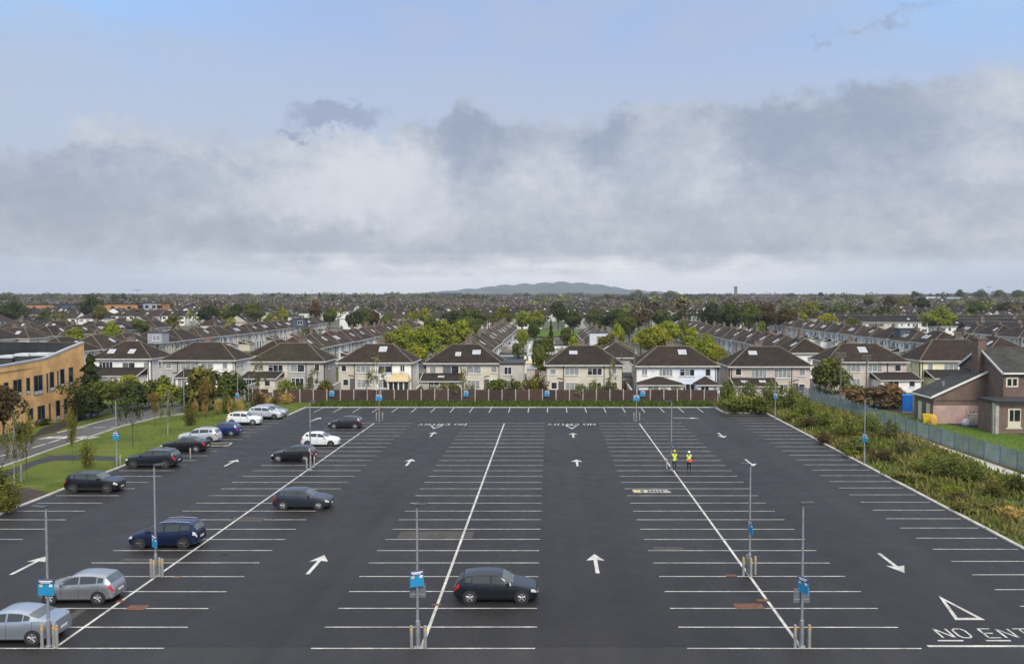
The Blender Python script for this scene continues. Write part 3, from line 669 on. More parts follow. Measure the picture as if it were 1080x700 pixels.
# street trees and garden trees, front to back: (px, top px, width px, distance, crown, tint, label)
for a in [
    (424, 343, 44, 212, 'wide0', 'lime', 'broad lime green tree left of the big street tree clump'),
    (447, 341, 44, 200, 'wide1', 'lime', 'broad green tree in the middle of the big street tree clump'),
    (466, 337, 40, 228, 'round0', 'lime', 'rounded green tree at the back of the big street tree clump'),
    (487, 336.5, 36, 238, 'round1', 'lime', 'rounded green tree at the right end of the big street tree clump'),
    (438, 361, 36, 176, 'round2', 'yellow', 'low yellow green tree behind the house with the cream awning'),
    (478, 352, 34, 192, 'round3', 'lime', 'green tree in front right of the big street tree clump'),
    (411, 352, 26, 188, 'round1', 'olive', 'small olive tree at the left foot of the street tree clump'),
    (468, 364, 24, 172, 'round0', 'yellow', 'yellow green tree beside the hipped roof with two roof windows'),
    (690, 341, 42, 214, 'wide1', 'yellow', 'yellowing street tree left of the white terrace right of centre'),
    (703, 334.5, 38, 240, 'round2', 'lime', 'tall yellow green street tree nearest the white terrace'),
    (676, 344, 26, 225, 'round3', 'yellow', 'yellow tree left of the tallest yellow green street tree'),
    (651, 341, 20, 232, 'round0', 'lime', 'slender lime green tree beside the telegraph pole'),
    (642, 353, 36, 172, 'round1', 'olive', 'thin olive tree overhanging the roofs left of the telegraph pole'),
    (741, 354, 46, 168, 'wide0', 'lime', 'wide green street tree in front of the white terrace'),
    (757, 360, 26, 162, 'round2', 'yellow', 'yellow green tree beside the gable of the pinkish house'),
    (572, 352, 30, 192, 'round3', 'mid', 'dark green garden tree in the back gardens at centre'),
    (581, 336, 10, 232, 'conifer0', 'dark', 'narrow dark conifer in the back gardens at centre'),
    (568, 362, 20, 168, 'round0', 'fresh', 'small light green garden tree left of the cream house'),
    (575, 372, 30, 160, 'round1', 'mid', 'low green tree beside the flat roofed rear block'),
    (589, 317.5, 22, 390, 'round1', 'dark', 'tall dark tree standing alone near the centre skyline'),
    (478, 324, 32, 345, 'round2', 'dark', 'dark tree behind the street tree clump'),
    (503, 323, 34, 350, 'round3', 'mid', 'green tree at the left of the centre tree belt'),
    (524, 327, 26, 330, 'round0', 'mid', 'green tree between two roofs left of centre'),
    (532, 323, 26, 360, 'round1', 'olive', 'olive tree behind the centre left roofs'),
    (551, 325, 26, 350, 'round2', 'lime', 'lime tree left of the tall dark centre tree'),
    (566, 327, 24, 340, 'round0', 'lime', 'yellow green tree close to the tall dark centre tree'),
    (605, 327, 26, 350, 'round0', 'deep', 'first dark green tree right of the tall dark centre tree'),
    (628, 325, 30, 355, 'wide0', 'mid', 'rounded green tree in the belt behind the playing field'),
    (650, 324, 34, 350, 'wide1', 'dark', 'broad dark tree in the belt behind the playing field'),
    (674, 324, 34, 345, 'round3', 'brown', 'brownish tree in the belt right of centre'),
    (698, 324, 32, 350, 'round2', 'deep', 'dark green tree at the right end of the centre belt'),
    (718, 328, 26, 340, 'round1', 'dark', 'dark tree between the centre belt and the right belt'),
    (664, 334, 24, 305, 'round0', 'deep', 'dark tree behind the yellowing street trees'),
    (632, 336, 18, 310, 'round3', 'deep', 'small dark tree behind the lean ridged roofs'),
    (748, 320, 34, 330, 'wide0', 'dark', 'left tree of the large dark clump right of centre'),
    (768, 317.5, 36, 335, 'wide1', 'deep', 'second tree of the large dark clump right of centre'),
    (789, 318, 34, 330, 'round0', 'mid', 'green tree in the middle of the large dark clump'),
    (809, 319.5, 34, 335, 'round1', 'brown', 'reddish brown tree of the large dark clump'),
    (829, 320.5, 32, 340, 'round2', 'brown', 'brown tree at the right end of the large dark clump'),
    (800, 336.5, 18, 262, 'round3', 'fresh', 'small bright green tree among the white terrace roofs'),
    (852, 318, 30, 420, 'round0', 'olive', 'olive tree right of the large dark clump'),
    (846, 329, 22, 345, 'round1', 'lime', 'lime tree above the right hand terrace roofs'),
    (873, 328, 26, 350, 'round2', 'yellow', 'yellow green tree above the right hand terrace roofs'),
    (990, 324, 38, 335, 'wide0', 'lime', 'big light green tree behind the white gabled houses'),
    (972, 312.5, 22, 560, 'round0', 'dark', 'dark tree far behind the right terrace'),
    (938, 312, 20, 600, 'round1', 'brown', 'brownish tree far off beyond the right hand roofs'),
    (918, 311, 16, 640, 'round3', 'olive', 'olive tree far off beyond the right hand roofs'),
    (954, 313, 14, 620, 'round2', 'olive', 'small tree between two dark trees far off at right'),
    (96, 310.5, 28, 440, 'wide1', 'dark', 'large dark tree in front of the orange brick blocks'),
    (104, 318, 22, 400, 'round2', 'olive', 'olive tree below the large dark tree at left'),
    (10, 318, 40, 400, 'wide0', 'dark', 'wide dark tree at the far left edge'),
    (48, 327, 24, 390, 'round0', 'deep', 'dark green tree in front of the left orange brick block'),
    (62, 330, 24, 350, 'round1', 'olive', 'olive tree above the left roofs'),
    (76, 343, 28, 236, 'round3', 'lime', 'lime tree behind the tan brick building'),
    (102, 349, 38, 205, 'wide1', 'lime', 'broad bright green tree right of the tan brick parapet'),
    (117, 338, 26, 236, 'round0', 'lime', 'light green tree behind the first hipped house'),
    (74, 356, 16, 206, 'round1', 'yellow', 'yellow shrub like tree above the tan brick parapet'),
    (220, 319, 26, 385, 'round2', 'dark', 'dark tree beyond the left terraces'),
    (246, 318, 26, 400, 'round3', 'deep', 'dark green tree beyond the left terraces, beside a paler one'),
    (268, 318.5, 26, 395, 'round1', 'mid', 'green tree beyond the left terraces, right of the dark pair'),
    (332, 316, 18, 400, 'round0', 'red', 'dark red tree left of centre'),
    (348, 320, 22, 380, 'round2', 'mid', 'green tree beside the dark red tree'),
    (244, 334.5, 20, 300, 'round1', 'lime', 'lime tree among the dark left roofs'),
    (299, 325, 16, 400, 'round0', 'yellow', 'yellowish tree among the far left roofs'),
    (325, 342, 20, 236, 'fuller0', 'mid', 'green tree at the end of the white left terrace'),
    (372, 326, 22, 335, 'round3', 'dark', 'dark green tree left of the two brown trees'),
    (384, 325, 22, 345, 'round1', 'deep', 'dark green tree beyond the red tiled terrace'),
    (393, 324, 22, 350, 'round2', 'brown', 'brown tree beyond the red tiled terrace'),
    (409, 331, 24, 320, 'round0', 'mid', 'mid green tree at the end of the red tiled terrace'),
    (431, 327, 22, 350, 'round3', 'lime', 'lime tree behind the street tree clump'),
    (448, 324, 20, 380, 'round1', 'yellow', 'yellow green tree far behind the street tree clump'),
    (385, 338, 16, 280, 'round1', 'olive', 'small pale tree beside the red tiled terrace'),
    (552, 344, 18, 236, 'round2', 'lime', 'lime tree in the centre gardens below the bright field'),
    (598, 345, 18, 250, 'round1', 'mid', 'green tree right of the bright field'),
    (563, 338, 16, 285, 'round0', 'deep', 'dark tree left of the bright field'),
    (606, 352, 22, 196, 'round3', 'lime', 'lime tree behind the cream centre house roof'),
    (547, 358, 18, 190, 'fuller0', 'mid', 'small tree among the low garden roofs'),
    (720, 337, 22, 255, 'round0', 'mid', 'green street tree at the far end of the white terrace street'),
    (730, 345, 24, 215, 'round1', 'lime', 'lime street tree close to the white terrace fronts'),
    (656, 330, 26, 300, 'wide0', 'mid', 'broad green tree behind the yellowing street trees'),
    (495, 331, 30, 290, 'wide1', 'mid', 'broad green tree at the far end of the big street tree clump'),
    (455, 329, 28, 300, 'round2', 'mid', 'green tree behind the middle of the big street tree clump'),
    (150, 334, 24, 300, 'round3', 'mid', 'green tree among the white left rows'),
    (182, 330, 22, 340, 'round1', 'olive', 'olive tree beyond the white left rows'),
    (286, 330, 22, 345, 'round0', 'lime', 'lime tree beyond the end of the white left terrace'),
    (205, 341, 20, 262, 'round2', 'mid', 'green garden tree behind the left white row'),
    (898, 332, 24, 330, 'round2', 'mid', 'green tree behind the right terrace roofs'),
    (925, 326, 24, 380, 'round1', 'deep', 'dark green tree behind the right terrace roofs'),
    (1030, 318, 26, 470, 'wide0', 'deep', 'dark green tree on the right, beyond the gabled rows'),
    (1062, 317, 28, 480, 'wide1', 'dark', 'dark tree close to the right edge, beyond the gabled rows'),
    (885, 322, 26, 430, 'round3', 'mid', 'green tree on the right among far roofs'),
    (672, 306, 15, 1500, 'wide0', 'grey', 'hazy big tree on the skyline just right of the hill, left of three'),
    (690, 307, 14, 1480, 'round1', 'grey', 'hazy tree on the skyline right of the hill, middle of three'),
    (707, 305.8, 18, 1520, 'wide1', 'grey', 'hazy broad tree on the skyline right of the hill, right of three'),
    (1013, 305, 14, 1250, 'round0', 'deep', 'tree on the right skyline above the grey roofed factory'),
    (1034, 305.5, 17, 1300, 'wide0', 'deep', 'tree on the right skyline left of the thin mast'),
    (1054, 304.8, 18, 1280, 'wide1', 'olive', 'tree on the right skyline right of the thin mast'),
    (1073, 304.2, 18, 1260, 'round2', 'deep', 'tree on the skyline at the right edge'),
    (966, 306, 10, 1300, 'round3', 'dark', 'dark tree on the right skyline left of the white factory'),
    (287, 309, 9, 1250, 'round1', 'deep', 'tree on the skyline right of the small left hill'),
    (303, 309.5, 10, 1300, 'wide0', 'deep', 'low tree on the left of centre skyline'),
    (322, 307.8, 6, 1350, 'conifer0', 'dark', 'pointed dark conifer on the left skyline beside the small mast'),
    (337, 308.2, 7, 1330, 'conifer0', 'dark', 'second pointed conifer right of the small mast'),
    (352, 309.5, 12, 1300, 'round2', 'deep', 'round tree on the skyline right of the pointed conifers'),
    (376, 310, 12, 1250, 'wide1', 'deep', 'broad low tree on the skyline above the green hall'),
    (120, 309.5, 8, 1000, 'round0', 'dark', 'dark tree on the left skyline by the floodlight mast'),
    (131, 308.5, 8, 1000, 'round3', 'dark', 'dark tree on the left skyline left of the crossarm mast'),
    (450, 309.5, 8, 1500, 'round0', 'dark', 'small dark tree on the skyline left of the office block'),
    (493, 309.3, 6, 1500, 'round1', 'deep', 'small tree on the skyline right of the office block'),
    (556, 309, 10, 1500, 'wide0', 'deep', 'tree in front of the foot of the hill, centre'),
    (866, 307, 8, 1500, 'round2', 'dark', 'small dark tree on the skyline right of the dark tower'),
    (835, 308.5, 14, 1450, 'wide1', 'deep', 'broad tree on the skyline between the dark tower and the right edge'),
]:
    tree_px(*a[:6], a[6], group='trees among the houses')

# trees beside the tan brick building
tree_px(95, 373, 48, 114, 'conifer0', 'dark', 'dark pyramid shaped tree at the corner of the tan brick building', 'conifer_tree')
for (px, yt, w, yb, k2, t, lab) in [
    (103, 397, 46, 441, 'fuller0', 'mid', 'small bushy tree with thin trunk, nearest the tan brick corner'),
    (81, 402, 42, 446, 'fuller1', 'deep', 'small bushy tree against the tan brick wall windows'),
    (119, 398, 34, 436, 'fuller1', 'olive', 'small olive tree at the end of the footway'),
    (3, 398, 52, 470, 'round2', 'brown', 'dark reddish green tree at the left edge by the tan brick wall')]:
    p = G(px, yb); s = p.y / FPX
    plant('small_tree', lab, 'tree', k2, p.x, p.y, .05, w * s, (yb - yt) * s, t, 'trees by the brick building')
for (px, yb, h, w, k2, t, pale, lab) in [
    (15, 516, 82, 28, 'sparse0', 'grey', True, 'thin birch with white trunk standing in the dark soil bed'),
    (28.5, 505, 74, 24, 'sparse1', 'olive', False, 'thin olive sapling left of the footpath bend'),
    (76.5, 489, 58, 14, 'fuller1', 'olive', False, 'narrow yellowish sapling beside the footpath'),
    (92, 494, 34, 22, 'wispy0', 'olive', False, 'low yellowish shrub behind the black parked crossover'),
    (140, 471, 70, 36, 'sparse2', 'deep', False, 'dark multi branched sapling in the grass verge'),
    (163.5, 451, 42, 13, 'fuller0', 'rust', False, 'orange leaved sapling on the grass near the road'),
    (177, 458, 48, 28, 'sparse0', 'grey', True, 'pale sapling with white trunk and stakes'),
    (217, 443, 44, 18, 'fuller1', 'rust', False, 'rust coloured sapling beside the golden grasses'),
    (201, 449, 20, 20, 'wispy1', 'olive', False, 'olive shrub on the grass behind the parked cars'),
    (274, 428, 52, 20, 'sparse1', 'olive', False, 'thin tree in front of the house with the dark lean to'),
    (397, 425, 48, 34, 'sparse2', 'grey', True, 'pale birch by the fence in front of the two tone house'),
    (488, 424, 36, 16, 'sparse0', 'olive', False, 'thin garden tree behind the fence at the cream house'),
    (331, 424, 40, 18, 'sparse1', 'olive', False, 'thin garden tree beside the grey house downpipe'),
    (646, 424, 46, 16, 'sparse0', 'grey', False, 'thin tree between the cream house and the white house')]:
    ground_plant(px, yb, h, w, k2, t, lab, 'sapling', 'tree', pale)
# hedges and big bushes left
for (px, yb, h, w, k2, t, lab) in [
    (140, 432, 36, 44, 'shrub0', 'deep', 'dark green bush in front of the first white house'),
    (160, 429, 40, 36, 'shrub1', 'mid', 'green bush at the foot of the first hipped house'),
    (124, 428, 32, 26, 'shrub2', 'lime', 'yellow green bush in front of the white lean to'),
    (136, 412, 20, 22, 'shrub0', 'yellow', 'bush with yellow leaves beside the white lean to'),
    (182, 429, 30, 36, 'shrub2', 'lime', 'light green bush below the grey and white house'),
    (205, 433, 34, 30, 'shrub0', 'deep', 'low dark bush by the road end'),
    (226, 432, 58, 52, 'shrub1', 'olive', 'tall dark olive bush covering the grey and white house'),
    (246, 430, 44, 34, 'shrub2', 'deep', 'dark bush behind the golden grasses'),
    (208, 430, 50, 30, 'wispy2', 'mid', 'wispy green bush left of the tall olive bush'),
    (200, 441, 22, 20, 'wispy0', 'olive', 'scruffy bush at the left end of the golden grasses'),
    (240, 436, 26, 20, 'wispy1', 'mid', 'scruffy green bush among the golden grasses'),
    (272, 430, 20, 24, 'wispy0', 'brown', 'brownish bush behind the parked white crossovers'),
    (22, 462, 20, 26, 'shrub1', 'olive', 'low olive bush by the left windows'),
    (42, 448.5, 8, 20, 'shrub0', 'deep', 'low dark green bush under the brick wall windows'),
    (86, 441, 18, 26, 'shrub2', 'deep', 'green bush at the foot of the brick corner'),
    (8, 541, 40, 40, 'wispy1', 'olive', 'olive bush at the edge of the dark soil bed'),
    (2, 530, 44, 40, 'wispy0', 'mid', 'green bush behind the dark soil bed')]:
    ground_plant(px, yb, h, w, k2, t, lab, 'bush', 'bush', part='foliage')
for i, (px, yb, h, w, lab) in enumerate([
    (206, 439, 20, 9, 'golden feather grass clump at the left end of its row'), (216, 438, 20, 9, 'golden feather grass clump under the rust coloured sapling'),
    (230, 437, 19, 11, 'golden feather grass clump left of the blue sign'), (242, 436, 20, 13, 'golden feather grass clump behind the lamp post'),
    (253, 435, 18, 11, 'golden feather grass clump right of the lamp post'), (276, 427, 15, 22, 'wide golden grass clump left of the brown fence'), (302, 426, 15, 18, 'wide golden grass clump at the fence corner'),
    (290, 428, 12, 14, 'brownish grass clump between the two wide golden clumps')]):
    ground_plant(px, yb, h, w, 'wispy%d' % (i % 3), 'gold' if i != 7 else 'rust', lab, 'ornamental_grass', 'ornamental grass', part='foliage', group='golden grasses by the car park')
# garden shrubs behind the fence
for i, (px, h, w, t, lab) in enumerate([
    (302, 26, 24, 'fresh', 'green garden bush at the corner of the grey house'), (316, 22, 20, 'mid', 'garden bush below the grey house bay window'), (340, 24, 18, 'olive', 'olive bush at the right corner of the grey house'),
    (383, 10, 14, 'yellow', 'low yellow bush behind the fence'), (441, 18, 12, 'fresh', 'green bush right of the awning'), (455, 17, 22, 'grey', 'grey green bush left of the cream lean to'),
    (474, 22, 24, 'olive', 'olive bush in front of the cream house'), (498, 18, 26, 'grey', 'pale bush in front of the dark wide window'), (522, 26, 26, 'mid', 'bush at the corner of the cream house'),
    (540, 28, 30, 'mid', 'green bush in front of the flat roofed block'), (556, 30, 26, 'olive', 'olive bush right of the flat roofed block'), (569, 34, 24, 'brown', 'brownish bush between the two cream houses'),
    (612, 20, 22, 'grey', 'pale shoots in front of the cream house lower window'), (628, 24, 24, 'fresh', 'willowy bush in front of the cream house, left of another'), (644, 22, 18, 'grey', 'willowy bush at the right of the cream house'),
    (664, 8, 14, 'yellow', 'low yellow bush beside the telegraph pole'), (697, 16, 22, 'grey', 'grey green bush in front of the white lean to'), (716, 16, 16, 'fresh', 'green bush between the two lean to roofs')]):
    p = AT(px, 424, 131.8); s = 131.8 / FPX
    plant('garden_bush', lab, 'bush', ('wispy%d' if i % 2 else 'shrub%d') % (i % 3), p.x, 131.8 + (i % 3) * .8, 0, w * s, h * s * 1.0 + .2, t, None, part='foliage')

# waste ground on the right: willow scrub in individual bushes
for i, (px, yb, h, w, k2, t, lab) in enumerate([
    (768, 432, 44, 34, 'wispy0', 'fresh', 'tall willow bush touching the end of the brown fence'), (790, 433, 42, 36, 'wispy1', 'fresh', 'willow bush in front of the dark lean to'),
    (812, 432, 40, 34, 'wispy2', 'mid', 'willow bush behind the blue sign lamp post'), (834, 433, 38, 36, 'wispy0', 'fresh', 'willow bush left of the steel fence corner'),
    (780, 436, 26, 34, 'shrub0', 'mid', 'low bush behind the setts'), (803, 436, 28, 30, 'shrub1', 'deep', 'low dark bush at the corner of the setts'),
    (850, 440, 34, 34, 'wispy1', 'mid', 'bush just below the steel fence corner'), (836, 445, 16, 18, 'shrub2', 'lime', 'low lime plant clump beside the kerb lamp post'),
    (852, 452, 22, 30, 'wispy2', 'brown', 'brown dry bush near the kerb'), (872, 452, 34, 34, 'wispy0', 'mid', 'willowy bush in the middle of the waste ground'),
    (893, 462, 40, 42, 'wispy1', 'fresh', 'tall willow bush left of the right lamp post'), (915, 458, 38, 40, 'wispy2', 'mid', 'willow bush behind the right lamp post'),
    (938, 463, 36, 36, 'wispy0', 'grey', 'grey willow bush along the steel fence'), (905, 478, 28, 40, 'shrub0', 'deep', 'dark bush at the foot of the right lamp post'),
    (870, 468, 20, 30, 'wispy1', 'brown', 'reddish dry plant clump in the waste ground'), (897, 481, 15, 22, 'shrub2', 'lime', 'yellow green plant clump beside the kerb'),
    (930, 488, 24, 40, 'wispy2', 'brown', 'dry brown bush right of the lamp post'), (955, 480, 30, 34, 'wispy0', 'grey', 'thin grey bush by the steel fence'),
    (978, 500, 34, 44, 'wispy1', 'mid', 'green willow bush near the white sack fence side'), (1002, 506, 42, 50, 'wispy2', 'fresh', 'large green willow bush in the near waste ground'),
    (1028, 510, 40, 44, 'wispy0', 'fresh', 'green willow bush, second from the right edge'), (1050, 524, 28, 40, 'wispy1', 'olive', 'olive bush near the right edge'),
    (960, 508, 18, 36, 'shrub1', 'olive', 'low olive plants behind the kerb'), (1002, 523, 16, 32, 'shrub2', 'lime', 'low yellow green plants by the kerb'),
    (1030, 540, 16, 44, 'shrub0', 'olive', 'low olive plants near the lower right kerb'), (1068, 548, 22, 40, 'wispy2', 'gold', 'dry straw coloured clump at the right edge'),
    (1075, 520, 36, 40, 'wispy0', 'deep', 'dark green bush at the right edge'), (1010, 530, 18, 34, 'wispy1', 'brown', 'rusty dry weeds by the kerb, lower right')]):
    ground_plant(px, yb, h * (.86 if px < 850 else .72), w * .92, k2, {'deep': 'mid', 'mid': 'fresh'}.get(t, t), lab, 'scrub_bush', 'bush', part='foliage', group='scrub on the waste ground')
for (px, yb, h, w, k2, t, lab) in [
    (877, 415, 46, 40, 'shrub0', 'mid', 'tall green tree like bush covering the pinkish house corner'), (866, 414, 34, 22, 'shrub2', 'deep', 'dark bush left of the telegraph pole'),
    (846, 416, 18, 18, 'shrub1', 'deep', 'dark climber on the corner of the steel fence'), (921, 430, 32, 58, 'shrub1', 'red', 'broad reddish bush behind the steel fence'),
    (905, 428, 28, 34, 'shrub2', 'olive', 'olive bush left of the broad reddish bush'), (943, 430, 26, 26, 'shrub0', 'rust', 'rusty bush right of the broad reddish bush')]:
    p = G(px, yb); s = p.y / FPX
    plant('large_bush', lab, 'bush', k2, p.x, p.y, 0, w * s, h * s, t, None, part='foliage')

# ground cover: low ivy under the fence, weeds on the waste ground, grass tufts on the verge
def blades(n, region, size, seed, up=1.0):
    r = random.Random(seed); mb = MB(); cnt = 0
    while cnt < n:
        x, y, sc = region(r)
        if x is None: continue
        cnt += 1
        for j in range(3):
            c = Vector((x + r.gauss(0, size * .5), y + r.gauss(0, size * .5), .06)); h = size * r.uniform(.6, 1.6) * sc; a = r.uniform(0, TAU); w = size * .28
            d = Vector((math.cos(a), math.sin(a), 0)); l = Vector((r.gauss(0, .35), r.gauss(0, .35), 0)) * h
            mb.poly([c - d * w, c + d * w, c + d * w * .5 + l * .6 + Vector((0, 0, h * .7)), c + l + Vector((0, 0, h * up))])
    return mb
def reg_ivy(r): return r.uniform(-34.5, 23.7), r.uniform(124.3, 129.7), r.uniform(.6, 1.3)
tag(blades(5200, reg_ivy, .34, 1).build('ground_cover', M['weed'], color=(.075, .115, .02)), 'low dark green ground cover between kerb and brown fence', 'ground cover', kind='stuff')
def reg_scrub(r):
    y = r.uniform(50, 134); x = r.uniform(29.8, 40.4) if y < 117 else r.uniform(24.4, 40)
    if math.sin(x * .9 + 1) * math.sin(y * .35) < r.uniform(-1.2, .4): return None, 0, 0
    return x, y, r.uniform(.5, 1.3)
def reg_scrub2(r):
    y = r.uniform(50, 134); x = r.uniform(29.8, 40.4) if y < 117 else r.uniform(24.4, 40)
    if math.sin(x * .7 + 2) * math.sin(y * .25 + 1) < r.uniform(-.8, .6): return None, 0, 0
    return x, y, r.uniform(.6, 1.5)
tag(blades(5000, reg_scrub, .38, 2).build('weeds', M['weed'], color=(.13, .17, .036)), 'green weeds over the waste ground', 'weeds', kind='stuff')
tag(blades(4200, reg_scrub2, .38, 3).build('dry_weeds', M['weed'], color=(.20, .185, .07)), 'dry brown weeds over the waste ground', 'weeds', kind='stuff')
def reg_verge(r):
    y = r.uniform(60, 122); x = r.uniform(-58, -39.9)
    return (x, y, r.uniform(.4, 1)) if (x > -42 - (y - 88) * .55 and y > 88) or (x > -42 and y > 70) else (None, 0, 0)
tag(blades(1800, reg_verge, .085, 6).build('grass_tufts', M['weed'], color=(.085, .12, .018)), 'short uneven grass on the left verge', 'grass', kind='stuff')
def reg_lawn(r):
    y = r.uniform(78, 128); x = r.uniform(42, 58)
    return (x, y, r.uniform(.4, 1)) if x < 43.2 + (y < 103) * 10 and x > 42.9 - (y - 78) * .03 else (None, 0, 0)
tag(blades(1800, reg_lawn, .09, 7).build('lawn_tufts', M['weed'], color=(.075, .145, .018)), 'short grass on the lawn by the brown building', 'grass', kind='stuff')
# ------------------------------------------------------------------ houses
ROOFC = {'brown': (.028, .0190, .0135), 'dark': (.0215, .0155, .0122), 'mossy': (.030, .024, .015), 'red': (.034, .020, .015), 'slate': (.017, .017, .019), 'warm': (.034, .027, .020)}
WALLC = {'white': (.80, .78, .74), 'cream': (.60, .54, .44), 'grey': (.40, .38, .35), 'beige': (.53, .47, .38), 'blue white': (.68, .72, .80), 'pink': (.53, .45, .40), 'yellow': (.76, .71, .46), 'pebble': (.46, .42, .37)}
def wall_half(x0, x1, D, eave):
    b = MB(); b.box(x0, 0, -1.0, x1, D, eave); return b
def hip_roof(w, D, eave, ridge, ov=.42, gable=False, xo=0.0):
    b = MB(); x0, x1, y0, y1 = -w / 2 - ov + xo, w / 2 + ov + xo, -ov, D + ov
    cy = D / 2; inset = 0 if gable else (D / 2 + ov) * .92
    ra, rb = (x0 + inset, cy, ridge), (x1 - inset, cy, ridge)
    A, B2, C2, D2 = (x0, y0, eave), (x1, y0, eave), (x1, y1, eave), (x0, y1, eave)
    b.poly([A, B2, rb, ra]); b.poly([C2, D2, ra, rb])
    b.poly([D2, A, ra]); b.poly([B2, C2, rb])
    b.poly([D2, C2, B2, A])
    for p, q in ([(ra, rb)] + ([] if gable else [(A, ra), (B2, rb), (C2, rb), (D2, ra)])):
        b.tube([Vector(p) + Vector((0, 0, .02)), Vector(q) + Vector((0, 0, .02))], .10, 5, 1)
    return b
def fascia(w, D, eave, ov=.42):
    b = MB(); x0, x1, y0, y1 = -w / 2 - ov - .06, w / 2 + ov + .06, -ov - .06, D + ov + .06
    b.box(x0, y0, eave - .17, x1, y0 + .1, eave + .03); b.box(x0, y1 - .1, eave - .17, x1, y1, eave + .03)
    b.box(x0, y0 + .1, eave - .17, x0 + .1, y1 - .1, eave + .03); b.box(x1 - .1, y0 + .1, eave - .17, x1, y1 - .1, eave + .03)
    return b
def win_frame(w, h, lights, face='front'):
    """frame of a window centred on x, bottom at 0, standing proud of a wall at y = 0"""
    b = MB(); t = .075; y0, y1 = -.06, .02
    b.box(-w / 2, y0, 0, w / 2, y1, t); b.box(-w / 2, y0, h - t, w / 2, y1, h)
    b.box(-w / 2, y0, t, -w / 2 + t, y1, h - t); b.box(w / 2 - t, y0, t, w / 2, y1, h - t)
    for i in range(1, lights):
        x = -w / 2 + w * i / lights; b.box(x - t * .5, y0 + .004, t, x + t * .5, y1, h - t)
    if lights >= 3: b.box(-w / 2 + t, y0 + .008, h * .66, -w / 2 + w / lights - t * .5, y1, h * .66 + t * .7)
    b.box(-w / 2 - .08, y0 - .06, -.07, w / 2 + .08, y1, -.005)
    return b
def win_pane(w, h, lights):
    b = MB()
    for i in range(lights):
        xa, xb = -w / 2 + w * i / lights, -w / 2 + w * (i + 1) / lights
        b.poly([(xa + .03, -.012, .03), (xb - .03, -.012, .03), (xb - .03, -.012, h - .03), (xa + .03, -.012, h - .03)])
    return b
WCACHE = {}
def window(parent, x, z, w, h, lights, side=None, sub=True):
    key = (round(w, 2), round(h, 2), lights)
    if key not in WCACHE:
        f, p = win_frame(w, h, lights), win_pane(w, h, lights); c = MB()
        c.v = f.v + p.v; c.f = f.f + [tuple(i + len(f.v) for i in q) for q in p.f]; c.mi = [0] * len(f.f) + [1] * len(p.f)
        WCACHE[key] = (f.mesh('window_frame', [M['upvc']]), p.mesh('window_pane', [M['pane']]), c.mesh('window', [M['upvc'], M['pane']]))
    f, p, c = WCACHE[key]
    loc, rz = ((x, 0, z), 0) if side is None else side
    if sub:
        o = link('window', f, parent, loc, rz); link('pane', p, o)
    else: o = link('window', c, parent, loc, rz)
    return o
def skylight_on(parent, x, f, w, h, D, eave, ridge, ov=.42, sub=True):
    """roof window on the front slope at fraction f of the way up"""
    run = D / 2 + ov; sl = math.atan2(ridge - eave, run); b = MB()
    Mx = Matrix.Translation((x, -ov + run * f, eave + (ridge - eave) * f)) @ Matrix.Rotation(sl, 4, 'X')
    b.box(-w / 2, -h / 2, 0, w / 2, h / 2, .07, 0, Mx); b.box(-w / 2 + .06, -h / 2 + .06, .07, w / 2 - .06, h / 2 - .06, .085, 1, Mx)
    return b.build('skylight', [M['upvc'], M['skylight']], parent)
def chimney(parent, x, y, z0, z1, w=1.0, d=.55, pots=3, white=False, sub=True):
    b = MB(); b.box(x - w / 2, y - d / 2, z0, x + w / 2, y + d / 2, z1 - .12); b.box(x - w / 2 - .06, y - d / 2 - .06, z1 - .12, x + w / 2 + .06, y + d / 2 + .06, z1)
    o = b.build('chimney', M['upvc' if white else 'chimney'], parent)
    for i in range(pots):
        px = x - w / 2 + w * (i + .5) / pots; q = MB(); q.tube([(px, y, z1), (px, y, z1 + .38)], [.12, .1], 7)
        q.build('chimney_pot', M['pot'], o)
    return o
def pipe_run(parent, pts, r=.06):
    b = MB(); b.tube(pts, r, 6); return b.build('drainpipe', M['pipe'], parent)
